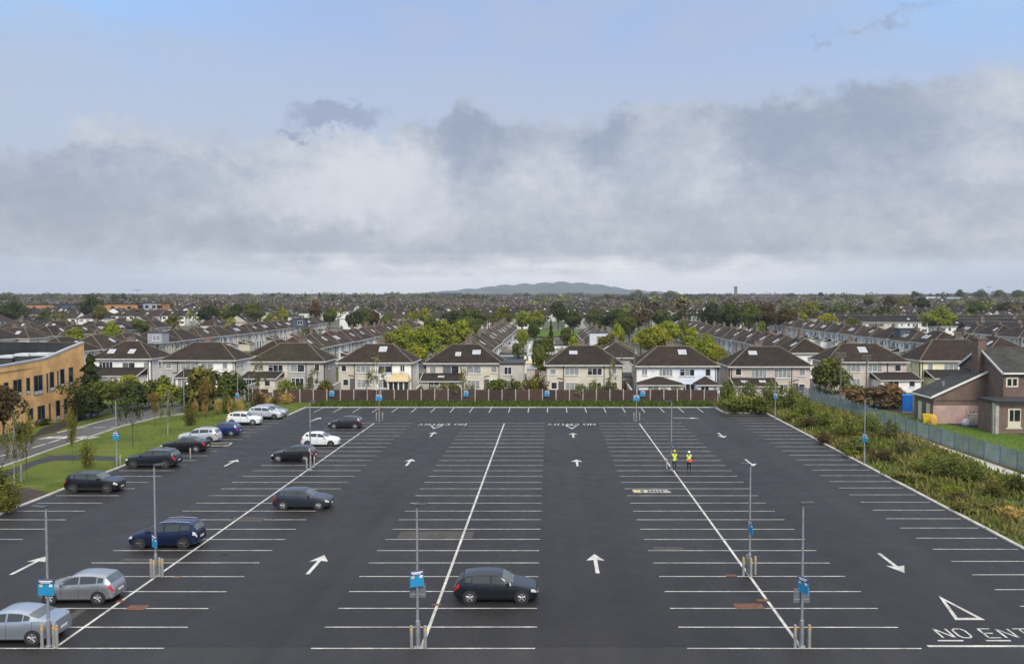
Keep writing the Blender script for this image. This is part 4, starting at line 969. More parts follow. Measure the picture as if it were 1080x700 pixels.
def lean_to(parent, x0, x1, d, h0, h1, roofc, wallc, doors=True, skyl=0, hip=False, name='extension'):
    """single storey extension in front of the facade"""
    b = MB(); b.box(x0, -d, -.5, x1, -.004, h0); o = b.build(name, M['wall'], parent, color=wallc)
    g = MB(); ov = .25; Z = h1
    if hip:
        cx, hw = (x0 + x1) / 2, (x1 - x0) / 2; rr = min(hw, d * .8)
        A, B2, C2, D2 = (x0 - ov, -d - ov, h0), (x1 + ov, -d - ov, h0), (x1 + ov, -.006, h0), (x0 - ov, -.006, h0)
        ra, rb = (x0 + rr, -.006, Z), (x1 - rr, -.006, Z)
        if rr >= hw: ra = rb = (cx, -.006, Z)
        g.poly([A, B2, rb, ra] if ra != rb else [A, B2, ra]); g.poly([D2, A, ra]); g.poly([B2, C2, rb])
    else:
        A, B2, C2, D2 = (x0 - ov, -d - ov, h0), (x1 + ov, -d - ov, h0), (x1 + ov, -.006, Z), (x0 - ov, -.006, Z)
        g.poly([A, B2, C2, D2]); g.poly([A, D2, (x0 - ov, -.006, h0)]); g.poly([B2, (x1 + ov, -.006, h0), C2])
        wl = MB()
    g.poly([(x0 - ov, -.006, h0), (x1 + ov, -.006, h0), (x1 + ov, -d - ov, h0), (x0 - ov, -d - ov, h0)])
    g.build(name + '_roof', M['roof'], o, color=roofc)
    e = MB(); e.box(x0 - ov - .03, -d - ov - .05, h0 - .14, x1 + ov + .03, -d - ov + .03, h0 + .02)
    if not hip:
        for xx in (x0 - ov - .05, x1 + ov - .02):
            e.poly([(xx, -d - ov, h0 - .16), (xx + .07, -d - ov, h0 - .16), (xx + .07, -.01, Z - .1), (xx, -.01, Z - .1)]); e.poly([(xx, -d - ov, h0 + .06), (xx + .07, -d - ov, h0 + .06), (xx + .07, -.01, Z + .1), (xx, -.01, Z + .1)])
            for q in (xx, xx + .07): e.poly([(q, -d - ov, h0 - .16), (q, -.01, Z - .1), (q, -.01, Z + .1), (q, -d - ov, h0 + .06)])
    e.build('fascia', M['gutter'], o)
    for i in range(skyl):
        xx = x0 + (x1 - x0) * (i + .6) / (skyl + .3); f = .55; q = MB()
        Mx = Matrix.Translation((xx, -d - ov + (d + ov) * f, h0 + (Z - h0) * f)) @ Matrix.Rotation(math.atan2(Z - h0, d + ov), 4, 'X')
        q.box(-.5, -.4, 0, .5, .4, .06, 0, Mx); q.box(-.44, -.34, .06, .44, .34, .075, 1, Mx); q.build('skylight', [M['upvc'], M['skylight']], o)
    if doors:
        ww = x1 - x0; window(o, (x0 + x1) / 2 - ww * .18, .3, min(1.8, ww * .4), min(2.0, h0 - .5), 2, ((((x0 + x1) / 2 - ww * .18), -d - .001, .35), 0))
        window(o, 0, 0, min(1.0, ww * .2), 1.0, 1, (((x0 + x1) / 2 + ww * .28, -d - .001, 1.0), 0))
    return o

def front_house(label, px0, px1, Y, lc, rc, roofc='brown', eave=4.85, ridge=7.75, wins=None, lower=True, chim=(.45,), skyl=(), D=8.4, ext=(), pipes=(.225, .765), side=True):
    x0, x1 = (px0 - PX0) * Y / FPX, (px1 - PX0) * Y / FPX; w = x1 - x0
    t = thing('semi_detached_house', label, 'house', ((x0 + x1) / 2, Y, 0), 0, 'houses facing the car park')
    if lc == rc: wall_half(-w / 2, w / 2, D, eave).build('wall', M['wall'], t, color=WALLC[lc])
    else:
        tag(wall_half(-w / 2, -.003, D, eave).build('wall', M['wall'], t, color=WALLC[lc]), lc + ' left half of the wall')
        tag(wall_half(.003, w / 2, D, eave).build('wall', M['wall'], t, color=WALLC[rc]), rc + ' right half of the wall')
    rf = hip_roof(w, D, eave, ridge).build('roof', [M['roof'], M['ridge']], t, color=ROOFC[roofc])
    fascia(w, D, eave).build('fascia', M['gutter'], t)
    for c in chim:
        xx = -w / 2 + w * c if c < 2 else 0
        chimney(rf, xx, D / 2 + .35, ridge - .7, ridge + .75, 1.25, .6, 3)
    for (f, u, sw, sh) in skyl: skylight_on(rf, -w / 2 + w * f, u, sw, sh, D, eave, ridge)
    for (f, ww, z, h, n) in (wins or [(.09, .95, 3.35, 1.0, 1), (.335, 2.25, 3.1, 1.25, 3), (.65, 2.25, 3.1, 1.25, 3), (.91, .85, 3.25, 1.1, 2)]):
        window(t, -w / 2 + w * f, z, ww, h, n)
    if lower:
        for (f, ww, z, h, n) in [(.10, 1.0, .9, 1.15, 1), (.34, 2.2, .5, 1.5, 3), (.64, 2.2, .5, 1.5, 3), (.90, 1.0, .9, 1.15, 1)]:
            if not any(a <= f <= c for a, c in ((e[0] + .04, e[1] - .04) for e in ext)): window(t, -w / 2 + w * f, z, ww, h, n)
        for f in (.19, .82):
            if not any(a <= f <= c for a, c in ((e[0], e[1]) for e in ext)):
                dd = MB(); dd.box(-.42, -.05, .15, .42, .02, 2.15); dd.build('door', M['door'], t, (-w / 2 + w * f, 0, 0), color=(.10, .09, .085))
    for f in pipes: pipe_run(t, [(-w / 2 + w * f, -.1, .1), (-w / 2 + w * f, -.1, eave - .1)])
    for f in (.14, .86):
        s2 = 1 if f < .5 else -1; pipe_run(t, [(-w / 2 + w * f, -.1, 2.75), (-w / 2 + w * (f + s2 * .075), -.1, 2.6)], .05)
    if side:
        for s2 in (-1, 1):
            window(t, 0, 0, .8, 1.2, 1, ((s2 * w / 2, D * .45, 3.2), s2 * math.pi / 2))
            pipe_run(t, [(s2 * (w / 2 + .08), .35, .1), (s2 * (w / 2 + .08), .35, eave - .1)])
    for e in ext:
        lean_to(t, -w / 2 + w * e[0], -w / 2 + w * e[1], e[2], e[3], e[4], ROOFC[e[5]], WALLC[e[6]], True, e[7], e[8])
    return t, w
front_house('white hipped house with two roof windows, nearest the tan brick building', 96, 157.6, 156, 'white', 'white', 'brown', wins=[(.24, 2.5, 3.0, 1.3, 4), (.63, 2.3, 3.0, 1.2, 2), (.93, .9, 3.2, 1.1, 1)], chim=(.48,), skyl=((.27, .42, 1.2, 1.3), (.62, .42, 1.1, 1.3)),
            ext=((.12, .93, 4.0, 2.1, 3.3, 'dark', 'white', 0, False),), pipes=(.97,))
front_house('half grey, half white hipped house behind the tall olive bush', 170.6, 246.5, 152, 'grey', 'white', 'brown', wins=[(.085, 1.0, 3.3, 1.1, 1), (.36, 2.7, 3.05, 1.25, 3), (.62, 2.2, 3.05, 1.25, 2), (.87, .9, 3.3, 1.1, 1)], chim=(.5,), ext=((.32, .58, 4.2, 2.2, 3.3, 'dark', 'white', 0, False),), pipes=(.21, .985))
front_house('grey beige hipped house with mossy roof and dark lean to', 264, 340.7, 149, 'cream', 'grey', 'mossy', wins=[(.10, 1.1, 3.2, 1.2, 1), (.34, 2.6, 3.1, 1.2, 3), (.64, 2.5, 3.0, 1.35, 2), (.91, .9, 3.2, 1.2, 1)], chim=(.62,), ext=((-.02, .44, 4.4, 2.3, 3.15, 'dark', 'cream', 0, False),), pipes=(.76,))
d_, w_ = front_house('two tone beige and white hipped house with a cream awning', 356.5, 433.3, 146.5, 'beige', 'white', 'brown', wins=[(.075, .9, 3.3, 1.1, 1), (.34, 2.5, 3.1, 1.2, 3), (.64, 2.3, 3.1, 1.2, 2), (.88, .8, 3.3, 1.1, 2)], chim=(.52,), skyl=((.57, .72, 1.3, 1.5),), pipes=(.22, .735))
aw = MB(); aw.box(w_ * .215, -2.6, -.2, w_ * .485, -.01, 1.9); cz = aw.build('conservatory', M['upvc'], d_)
for xx in (.235, .30, .37, .44):
    q = MB(); q.box(w_ * xx, -2.66, .35, w_ * xx + .62, -2.603, 1.75); q.build('pane', M['glass_dark'], cz)
aw = MB(); aw.poly([(w_ * .19, -2.9, 1.95), (w_ * .5, -2.9, 1.95), (w_ * .46, -.012, 3.05), (w_ * .25, -.012, 3.05)]); aw.poly([(w_ * .19, -2.9, 1.85), (w_ * .5, -2.9, 1.85), (w_ * .5, -2.9, 1.95), (w_ * .19, -2.9, 1.95)]); aw.poly([(w_ * .5, -2.9, 1.9), (w_ * .5, -.012, 1.9), (w_ * .46, -.012, 3.0)])
aw.build('awning', M['awning'], d_)
e_, w_ = front_house('cream hipped house with two roof windows and a flat roofed rear block', 449.3, 527, 145, 'cream', 'cream', 'dark', wins=[(.09, 1.1, 3.1, 1.3, 1), (.34, 2.6, 3.0, 1.45, 2), (.645, 2.5, 3.1, 1.3, 2), (.92, 1.0, 3.2, 1.2, 1)], chim=(.545,), skyl=((.42, .48, .9, 1.1), (.67, .58, 1.35, 1.2)),
                     ext=((-.02, .50, 4.0, 2.2, 3.2, 'dark', 'grey', 1, False),), pipes=(.235,))
b = MB(); b.box(w_ / 2 + .004, -.8, -.5, w_ / 2 + 4.0, 7.6, 4.75); bb = b.build('extension', M['wall'], e_, color=WALLC['pebble'])
b = MB(); b.box(w_ / 2 + .004, -1.0, 4.753, w_ / 2 + 4.25, 7.8, 4.95); b.build('flat_roof', M['membrane'], bb)
window(bb, 0, 0, 1.3, 1.3, 2, ((w_ / 2 + 1.4, -.801, 3.0), 0)); window(bb, 0, 0, 1.2, 1.3, 1, ((w_ / 2 + 1.4, -.801, .8), 0))
window(bb, 0, 0, .9, 1.2, 1, ((w_ / 2 + 4.0, 3.0, 3.0), math.pi / 2))
front_house('cream hipped house with one dormer like roof window at the centre', 576.5, 656, 141, 'cream', 'cream', 'dark', wins=[(.085, 1.0, 3.25, 1.0, 1), (.335, 2.35, 3.15, 1.2, 3), (.64, 2.4, 3.15, 1.2, 3), (.90, .8, 3.3, 1.15, 2)], chim=(.47,), skyl=((.36, .64, 1.3, .9),), pipes=(.225, .765))
front_house('hipped house, left half white and right half bluish white', 671.6, 756.5, 139, 'white', 'blue white', 'brown', wins=[(.10, .9, 3.3, 1.1, 2), (.365, 2.2, 3.2, 1.15, 4), (.63, 2.4, 3.2, 1.15, 3), (.89, .9, 3.2, 1.2, 1)], chim=(.46,), skyl=((.60, .70, 1.3, 1.3),),
            ext=((.0, .54, 4.0, 2.15, 3.15, 'brown', 'white', 0, True), (.72, .985, 3.4, 2.1, 3.2, 'brown', 'blue white', 0, True)), pipes=(.985,))
front_house('pinkish hipped house with lean to and two roof lights beside the steel fence', 770.5, 855, 138, 'pink', 'pink', 'dark', wins=[(.105, 1.0, 3.4, 1.1, 1), (.36, 2.5, 3.0, 1.4, 4), (.655, 2.7, 2.95, 1.5, 4), (.90, 1.0, 3.3, 1.3, 1)], chim=(.43,), skyl=((.33, .68, 1.3, 1.0),),
            ext=((.015, .53, 3.4, 2.0, 3.05, 'dark', 'pink', 2, False),), pipes=(.02, .77))
front_house('pinkish hipped house with a blue tinted roof window behind the reddish bush', 873, 957, 148, 'pink', 'pink', 'brown', wins=[(.10, .9, 3.3, 1.1, 1), (.33, 2.5, 3.1, 1.4, 3), (.60, 2.5, 3.1, 1.3, 3), (.89, 1.1, 3.2, 1.2, 1)], chim=(.40,), skyl=((.51, .66, 1.4, 1.6),),
            ext=((.56, 1.05, 4.2, 2.1, 3.1, 'dark', 'white', 0, False),), pipes=(.76,))
front_house('pale yellow hipped house behind the brown rendered building', 972, 1056, 151, 'yellow', 'yellow', 'brown', wins=[(.12, .9, 3.2, 1.2, 1), (.38, 2.5, 3.2, 1.2, 3), (.64, 2.3, 3.1, 1.2, 3), (.9, .9, 3.2, 1.1, 1)], chim=(.62,),
            ext=((.06, .48, 4.0, 2.1, 3.3, 'dark', 'yellow', 0, False),), pipes=(.02,), ridge=8.3)

# rows of houses along the streets behind: one prototype of each kind, copied with its parts
HW, HD, HE, HR = 12.3, 8.0, 5.0, 7.7
def proto_house(kind, gable=False, full=True):
    t = thing('hip_roofed_house' if not gable else 'gabled_house', '', 'house')
    b = MB(); b.box(-HW / 2, 0, -2, HW / 2, HD, HE)
    if gable:
        for x in (-HW / 2, HW / 2): b.poly([(x, 0, HE), (x, HD, HE), (x, HD / 2, HR - .05)])
    b.build('wall', M['wall'], t)
    rf = hip_roof(HW, HD, HE, HR + (.2 if gable else 0), .35 if not gable else .3, gable, 0).build('roof', [M['roof'], M['ridge']], t)
    if full: fascia(HW, HD, HE, .35).build('fascia', M['gutter'], t)
    chimney(rf if full else t, -.2 if kind % 2 else .3, HD / 2 + (.3 if kind % 2 else -.3), HR - .6, HR + .85, 1.3, .6, 3 if full else 0)
    lay = [[(.09, .95, 3.3, 1.1, 1), (.335, 2.3, 3.1, 1.3, 3), (.65, 2.3, 3.1, 1.3, 3), (.91, .9, 3.3, 1.1, 1)], [(.14, 2.2, 3.1, 1.3, 3), (.38, 1.0, 3.3, 1.1, 1), (.62, 1.0, 3.3, 1.1, 1), (.86, 2.2, 3.1, 1.3, 3)]][kind % 2]
    for (f, ww, z, h, n) in lay:
        window(t, -HW / 2 + HW * f, z, ww, h, n, sub=False)
    for (f, ww, z, h, n) in [(.14, 2.2, .7, 1.4, 3), (.86, 2.2, .7, 1.4, 3)]: window(t, -HW / 2 + HW * f, z, ww, h, n, sub=False)
    for s2 in (-1, 1): window(t, 0, 0, .8, 1.1, 1, ((s2 * HW / 2, HD * .5, 3.2), s2 * math.pi / 2), sub=False)
    for f in (.4, .6):
        dd = MB(); dd.box(-.45, -.05, .1, .45, .02, 2.1); dd.build('door', M['door'], t, (-HW / 2 + HW * f, 0, 0), color=(.12, .07, .06))
    if full:
        pipe_run(t, [(-HW / 2 + HW * .24, -.1, .1), (-HW / 2 + HW * .24, -.1, HE)])
        pipe_run(t, [(-HW / 2 + HW * .76, -.1, .1), (-HW / 2 + HW * .76, -.1, HE)])
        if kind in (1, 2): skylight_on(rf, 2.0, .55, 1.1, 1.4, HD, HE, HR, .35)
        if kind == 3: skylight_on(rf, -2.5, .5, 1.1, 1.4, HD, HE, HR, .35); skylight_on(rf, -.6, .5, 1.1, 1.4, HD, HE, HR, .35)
        if kind in (0, 3): lean_to(t, -HW * .42, -HW * .05, 3.2, 2.3, 3.1, ROOFC['dark'], WALLC['white'], False, 1)
    index_kids(t)
    return t
protos = [proto_house(i) for i in range(4)]; gprotos = [proto_house(i, True) for i in range(2)]
used = set()
def place_house(x, y, rz, wallc, roofc, label, group, kind=None, gable=False, scale=1.0):
    pr = gprotos if gable else protos; i = (rnd.randrange(len(pr)) if kind is None else kind) % len(pr)
    if (gable, i) not in used: used.add((gable, i)); o = pr[i]
    else: o = copy_tree(pr[i])
    o.location = (x, y, tz(y)); o.rotation_euler = (0, 0, rz); o['label'] = label; o['group'] = group; o.scale = (1, scale, scale)
    qa, qb = rnd.uniform(.86, 1.06), rnd.uniform(.75, 1.35); wc = [v * qa for v in WALLC[wallc]]; rc = [v * qb for v in ROOFC[roofc]]
    for ch in o.children_recursive:
        n = ch.name.split('.')[0]
        if n in ('wall', 'extension'): ch.color = tuple(wc) + (1,)
        if n in ('roof', 'extension_roof'): ch.color = tuple(rc) + (1,)
        if n == 'door': ch.color = tuple(rnd.choice([(.12, .05, .04), (.05, .07, .10), (.3, .3, .29), (.08, .06, .05)])) + (1,)
    return o
ORD = 'first second third fourth fifth sixth seventh eighth ninth tenth eleventh twelfth thirteenth fourteenth fifteenth sixteenth seventeenth eighteenth'.split()
def row_y(xr, face, y0, n, desc, walls, roofc, step=13.1, skip=(), gable=False):
    """a row running away from the car park; face +1: the seen side looks to +X"""
    for i in range(n):
        if i in skip: continue
        y = y0 + HW / 2 + i * step; wc = walls[i % len(walls)] if rnd.random() < .75 else rnd.choice(walls)
        x = xr + face * HD / 2 + rnd.uniform(-.25, .25)
        # local facade is at y = 0 looking to -Y; turned so that it looks to +X or -X
        place_house(x, y, math.pi / 2 if face > 0 else -math.pi / 2, wc, roofc if rnd.random() < .8 else 'mossy', '%s hip roofed house, %s in the %s' % (wc, ORD[i], desc), 'houses in rows along the side streets', None, gable, rnd.uniform(.99, 1.03))
row_y(-147, 1, 196, 10, 'outer left row', ['white', 'cream', 'white', 'grey'], 'dark')
row_y(-98, 1, 168, 15, 'white row behind the left bushes', ['white', 'grey', 'white', 'cream'], 'brown')
row_y(-53, 1, 162, 13, 'reddish row left of the street trees', ['grey', 'white', 'white', 'grey'], 'red')
row_y(-16, 1, 161, 12, 'row right of the street trees', ['white', 'grey', 'white'], 'warm')
row_y(12.5, -1, 157, 8, 'row behind the cream centre house', ['grey', 'white', 'pebble'], 'warm')
row_y(51, -1, 170, 13, 'white terrace behind the yellow trees', ['white', 'white', 'grey', 'cream'], 'brown')
row_y(93.5, -1, 176, 16, 'white terrace behind the right hand houses', ['white', 'white', 'cream', 'white'], 'brown')
row_y(135, -1, 215, 5, 'row behind the yellow house', ['cream', 'white'], 'dark')
def row_x(x0, y, n, desc, walls, roofc, gable=True, step=12.4, order='left'):
    for i in range(n):
        wc = walls[i % len(walls)]
        place_house(x0 + HW / 2 + i * step, y, 0, wc, roofc, '%s %s house, %s from left in the %s' % (wc, 'gabled' if gable else 'hip roofed', ORD[i], desc), 'houses in rows across the view', None, gable, rnd.uniform(.99, 1.03))
row_x(138.5, 286, 5, 'white gabled row, right edge', ['white', 'white', 'cream', 'white'], 'slate')
row_x(148, 330, 5, 'second gabled row at right', ['white', 'white', 'grey'], 'slate')
row_x(122, 372, 7, 'third gabled row at right', ['white', 'cream', 'white'], 'slate')
row_x(-205, 232, 5, 'row with big rooflights, left edge', ['cream', 'white', 'cream'], 'brown', False, 13.2)
row_x(-245, 300, 8, 'far left row across', ['white', 'grey', 'cream'], 'brown', False, 13.2)
# wide back additions seen in the rows: a grey clad roof box and a white gable
for (px, py, Y, w, h, d, lab, m) in [(167, 353.5, 203, 3.4, 1.3, 3.6, 'pale grey box dormer on a roof of the left white row', 'zinc'), (317, 339, 300, 4.0, 1.8, 4, 'dark blue roof box at the end of the left white row', 'clad_dark'), (956, 350.5, 226, 5, 1.9, 4.5, 'dark clad roof extension on the right terrace', 'clad_dark'), (631, 355.5, 186, 3.8, 2.0, 4.2, 'white rendered dormer on the row behind the centre house', 'clad_white')]:
    p = AT(px, py, Y); t = thing('box_dormer', lab, 'dormer', (p.x, Y, p.z - h / 2)); b = MB(); b.box(-w / 2, -d / 2, -1.2, w / 2, d / 2, h); b.build('cheek_wall', M[m], t)
    b = MB(); b.box(-w / 2 - .15, -d / 2 - .15, h + .003, w / 2 + .15, d / 2 + .15, h + .16); b.build('flat_roof', M['membrane'], t)
    window(t, 0, 0, 1.8, 1.3, 2, ((w * .1, -d / 2 - .001, h - 1.9), 0))
# houses further back, still one by one
FAR = []
r2 = random.Random(21)
fa = MB()
def far_house_mb(gable, seed):
    r = random.Random(seed); b = MB()
    b.box(-HW / 2, -HD / 2, -4, HW / 2, HD / 2, HE)
    ov = .35; inset = 0 if gable else HD / 2
    A, B2, C2, D2 = (-HW / 2 - ov, -HD / 2 - ov, HE), (HW / 2 + ov, -HD / 2 - ov, HE), (HW / 2 + ov, HD / 2 + ov, HE), (-HW / 2 - ov, HD / 2 + ov, HE)
    ra, rb = (-HW / 2 - ov + inset, 0, HR), (HW / 2 + ov - inset, 0, HR)
    b.poly([A, B2, rb, ra], 1); b.poly([C2, D2, ra, rb], 1); b.poly([D2, A, ra], 0 if gable else 1); b.poly([B2, C2, rb], 0 if gable else 1)
    b.box(-.6, -.1, HR - .6, .6, .5, HR + .9, 2)
    for s2 in (-1, 1):
        for f in (.12, .38, .62, .88):
            x = -HW / 2 + HW * f; wd = .9 if f in (.12, .88) else .6; y = s2 * (HD / 2 + .03)
            for z in (1.0, 3.3):
                q = [(x - wd, y, z), (x + wd, y, z), (x + wd, y, z + 1.15), (x - wd, y, z + 1.15)]; b.poly(q if s2 < 0 else q[::-1], 3)
    for i in range(r.randrange(1, 4)):
        x = r.uniform(-3.5, 3.5); f = r.uniform(.35, .6); s2 = r.choice((-1, -1, 1)); sl = math.atan2(HR - HE, HD / 2 + ov)
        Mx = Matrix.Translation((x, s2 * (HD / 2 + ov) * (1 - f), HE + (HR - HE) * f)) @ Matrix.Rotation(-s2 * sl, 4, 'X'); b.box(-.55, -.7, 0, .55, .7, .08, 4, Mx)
    if r.random() < .6: b.box(-HW * .4, -HD / 2 - 3.2, -4, -HW * .05, -HD / 2 - .01, 2.6, 5)
    return b
FMATS = [M['wall'], M['roof'], M['chimney'], M['pane'], M['skylight'], M['gutter']]
M['far_wall'] = mat('far_house_wall', (.58, .56, .52), .92, .1, .5)
def rcol(nm, c):
    return mat(nm, c, .9, .3, .5, grain=.2, gscale=3, spec=.3)
FROOF = [rcol('far_roof_brown', (.027, .021, .017)), rcol('far_roof_dark', (.021, .017, .0155)), rcol('far_roof_mossy', (.034, .028, .019)), rcol('far_roof_red', (.034, .022, .017))]
far_meshes = []
for gi in (0, 1):
    for ri in range(4):
        m0 = far_house_mb(gi == 1, 40 + ri * 2 + gi)
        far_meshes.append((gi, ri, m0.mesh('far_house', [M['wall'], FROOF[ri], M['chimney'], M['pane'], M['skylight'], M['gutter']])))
# masses of wood and open ground that houses keep clear of: (x, y, rx, ry)
CLEAR = [(-30, 350, 40, 40), (25, 375, 62, 48), (80, 335, 42, 20), (-180, 400, 55, 25), (-110, 395, 25, 25), (0, 460, 30, 30), (-150, 470, 40, 30), (160, 333, 22, 16)]
def clear(x, y): return any(((x - a) / c) ** 2 + ((y - b2) / d) ** 2 < 1 for a, b2, c, d in CLEAR)
def taken(x, y):
    if y < 345 and -118 < x < 112: return True
    if y < 400 and (-108 < x < -44 or 84 < x < 215): return True
    if y < 330 and x < -100: return True
    return False
cands = []
for by in range(11):
    for bx in range(-9, 10):
        cx, cy = bx * 78 + r2.uniform(-6, 6) + (39 if by % 2 else 0), 372 + by * 62
        across = r2.random() < .55; ang = r2.uniform(-.12, .12)
        for row in range(2):
            for i in range(6):
                u, v = (i - 2.5) * 13.0, (row - .5) * 31
                x, y = (cx + u, cy + v) if across else (cx + v * 1.2, cy + u * .8)
                if abs(x) > y * .66 + 30 or r2.random() < .05 or clear(x, y) or taken(x, y): continue
                cands.append((y, x, (0 if row else math.pi) + ang if across else (math.pi / 2 if row else -math.pi / 2) + ang, r2.random()))
cands.sort()
# drop those that would stand in another house
keep = []
for c in cands:
    if all(abs(c[1] - q[1]) + abs(c[0] - q[0]) > 12.0 for q in keep[-160:]): keep.append(c)
NFAR = 185
def side_word(x, y):
    f = x / y
    for lim, wd in ((-.42, 'at the far left'), (-.22, 'left'), (-.08, 'left of centre'), (.08, 'near the centre'), (.22, 'right of centre'), (.36, 'at right')):
        if f < lim: return wd
    return 'at the far right'
WN = ['white', 'white', 'grey', 'cream', 'white', 'pebble']
RN = ['brown', 'dark', 'mossy', 'reddish']
for i, (y, x, rz, q) in enumerate(keep[:NFAR]):
    gi, ri, me = far_meshes[int(q * 7.99)]
    wn = WN[i % 6]
    o = link('distant_house', me, None, (x, y, tz(y)), rz, [v * (.82 + .22 * q) for v in WALLC[wn]])
    wnm = 'pebbledashed' if wn == 'pebble' else wn
    band = 'just behind the near terraces' if y < 470 else 'in the further rows'
    tag(o, '%s %s house, %s roof, %s, %s' % (wnm, 'gabled' if gi else 'hip roofed', RN[ri], band, side_word(x, y)), 'house', 'small %s %s %s houses %s %s' % (wnm, 'gabled' if gi else 'hipped', RN[ri], band, side_word(x, y)))
# the rest of the town, too many to count: one mass of roofs and one of trees
def far_mass(n, ymin, ymax, seed):
    r = random.Random(seed); b = MB(); rest = keep[NFAR:]
    pts = [(x, y, rz) for (y, x, rz, q) in rest]
    while len(pts) < n:
        y = math.exp(r.uniform(math.log(ymin), math.log(ymax))); x = r.uniform(-.66, .62) * y
        a = r.choice((0, math.pi / 2)) + .5 * math.sin(x * .004 + y * .003); k2 = r.randrange(3, 8)
        for i in range(k2): pts.append((x + math.cos(a) * i * 13.2, y + math.sin(a) * i * 13.2, a))
    for (x, y, a) in pts:
        Mx = Matrix.Translation((x, y, tz(y))) @ Matrix.Rotation(a, 4, 'Z'); w2, d2, e, h = HW / 2, HD / 2, 4.9 + r.uniform(-.3, .4), 7.7 + r.uniform(-.3, .6)
        P = lambda *c: tuple(Mx @ Vector(c)); ri = 1 + r.randrange(4); ins = 4 if r.random() < .7 else 0
        wm = 0 if r.random() < .75 else 5
        b.poly([P(-w2, -d2, -3), P(w2, -d2, -3), P(w2, -d2, e), P(-w2, -d2, e)], wm); b.poly([P(w2, d2, -3), P(-w2, d2, -3), P(-w2, d2, e), P(w2, d2, e)], wm)
        b.poly([P(w2, -d2, -3), P(w2, d2, -3), P(w2, d2, e), P(w2, -d2, e)], wm); b.poly([P(-w2, d2, -3), P(-w2, -d2, -3), P(-w2, -d2, e), P(-w2, d2, e)], wm)
        v = .3; A, B2, C2, D2 = P(-w2 - v, -d2 - v, e), P(w2 + v, -d2 - v, e), P(w2 + v, d2 + v, e), P(-w2 - v, d2 + v, e); ra, rb = P(-w2 - v + ins, 0, h), P(w2 + v - ins, 0, h)
        b.poly([A, B2, rb, ra], ri); b.poly([C2, D2, ra, rb], ri); b.poly([D2, A, ra], ri if ins else wm); b.poly([B2, C2, rb], ri if ins else wm)
        for f in (.15, .38, .62, .85):
            for s2 in (-1, 1): b.poly([P(-w2 + HW * f - .7, s2 * (d2 + .04), 3.2), P(-w2 + HW * f + .7, s2 * (d2 + .04), 3.2), P(-w2 + HW * f + .7, s2 * (d2 + .04), 4.4), P(-w2 + HW * f - .7, s2 * (d2 + .04), 4.4)], 6)
        if r.random() < .35:
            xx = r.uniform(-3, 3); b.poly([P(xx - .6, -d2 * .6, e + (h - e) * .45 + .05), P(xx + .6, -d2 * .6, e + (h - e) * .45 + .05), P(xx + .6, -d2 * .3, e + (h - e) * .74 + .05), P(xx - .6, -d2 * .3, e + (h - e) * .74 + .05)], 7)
        b.box(-.6, -.3, h - .5, .6, .3, h + .9, 8, Mx, True)
    return b
tag(far_mass(5200, 560, 2600, 5).build('distant_rooftops', [M['far_wall']] + FROOF + [M['wall'], M['pane'], M['skylight'], M['chimney']], color=(.36, .33, .29)), 'mass of dark roofs and pale walls filling the far suburb', 'houses', kind='stuff')
def tree_mass(n, ymin, ymax, seed, nq=70):
    r = random.Random(seed); b = MB(); xs = 0
    for i in range(n):
        y = math.exp(r.uniform(math.log(ymin), math.log(ymax))); x = r.uniform(-.66, .62) * y; h = r.uniform(5.5, 10) if r.random() < .85 else r.uniform(10, 15); w = h * r.uniform(.7, 1.2); m = min(3, int(r.random() ** 1.2 * 4))
        ny = 1 if r.random() < .5 else r.randrange(2, 6)
        for c in range(ny):
            X, Y2 = x + c * r.uniform(4, 9), y + r.uniform(-6, 6); hh = h * r.uniform(.75, 1.1)
            L = [(Vector((r.uniform(-.3, .3), r.uniform(-.3, .3), r.uniform(.35, .75))), r.uniform(.18, .3)) for q in range(7)]
            for q in range(nq):
                lc, rad = L[r.randrange(7)]; d = rdir(r); d.z = abs(d.z) if r.random() < .7 else d.z
                p = lc + d * rad * r.uniform(.8, 1.1); P = Vector((X + p.x * w, Y2 + p.y * w, tz(Y2) + p.z * hh))
                leaf_quad(b, P, (d + rdir(r) * .6).normalized(), .085 * w, r, m)
    return b
def lm(nm, c): return mat(nm, c, .9, .45, .25, spec=.15)
TM = [lm('far_tree_deep', (.045, .060, .018)), lm('far_tree_olive', (.085, .088, .024)), lm('far_tree_lime', (.16, .17, .025)), lm('far_tree_brown', (.08, .058, .026))]
tag(tree_mass(760, 430, 1150, 8, 80).build('town_trees', TM), 'garden trees scattered through the far rows of roofs', 'trees', kind='stuff')
tag(tree_mass(2700, 1050, 3900, 9, 55).build('distant_trees', TM), 'far tree belts and copses along the skyline', 'trees', kind='stuff')
# ------------------------------------------------------------------ fences
def panel_fence():
    t = thing('panel_fence', 'long brown panel fence with concrete posts behind the far kerb', 'fence', (0, 130, 0))
    x0, x1 = (287 - PX0) * 130 / FPX, (757.5 - PX0) * 130 / FPX; n = 33; st = (x1 - x0) / n
    pm = MB(); pm.box(-.075, -.09, 0, .075, .09, 2.02); pme = pm.mesh('post', [M['concrete']])
    fm = MB()
    for j in range(9): fm.box(-st / 2 + .08, -.03 - .012 * (j % 2), .05 + j * .21, st / 2 - .08, .03, .05 + (j + 1) * .21 - .006)
    fme = fm.mesh('fence_panel', [M['timber_fence']])
    for i in range(n + 1):
        link('post', pme, t, (x0 + i * st, 0, rnd.uniform(-.03, .03)))
        if i < n:
            c = rnd.uniform(.78, 1.25); link('fence_panel', fme, t, (x0 + (i + .5) * st, 0, rnd.uniform(-.02, .02)), color=(.062 * c, .037 * c, .029 * c))
    return t
panel_fence()
t = thing('panel_fence', 'short dark brown fence behind the parked white crossovers', 'fence', (0, 131.5, 0))
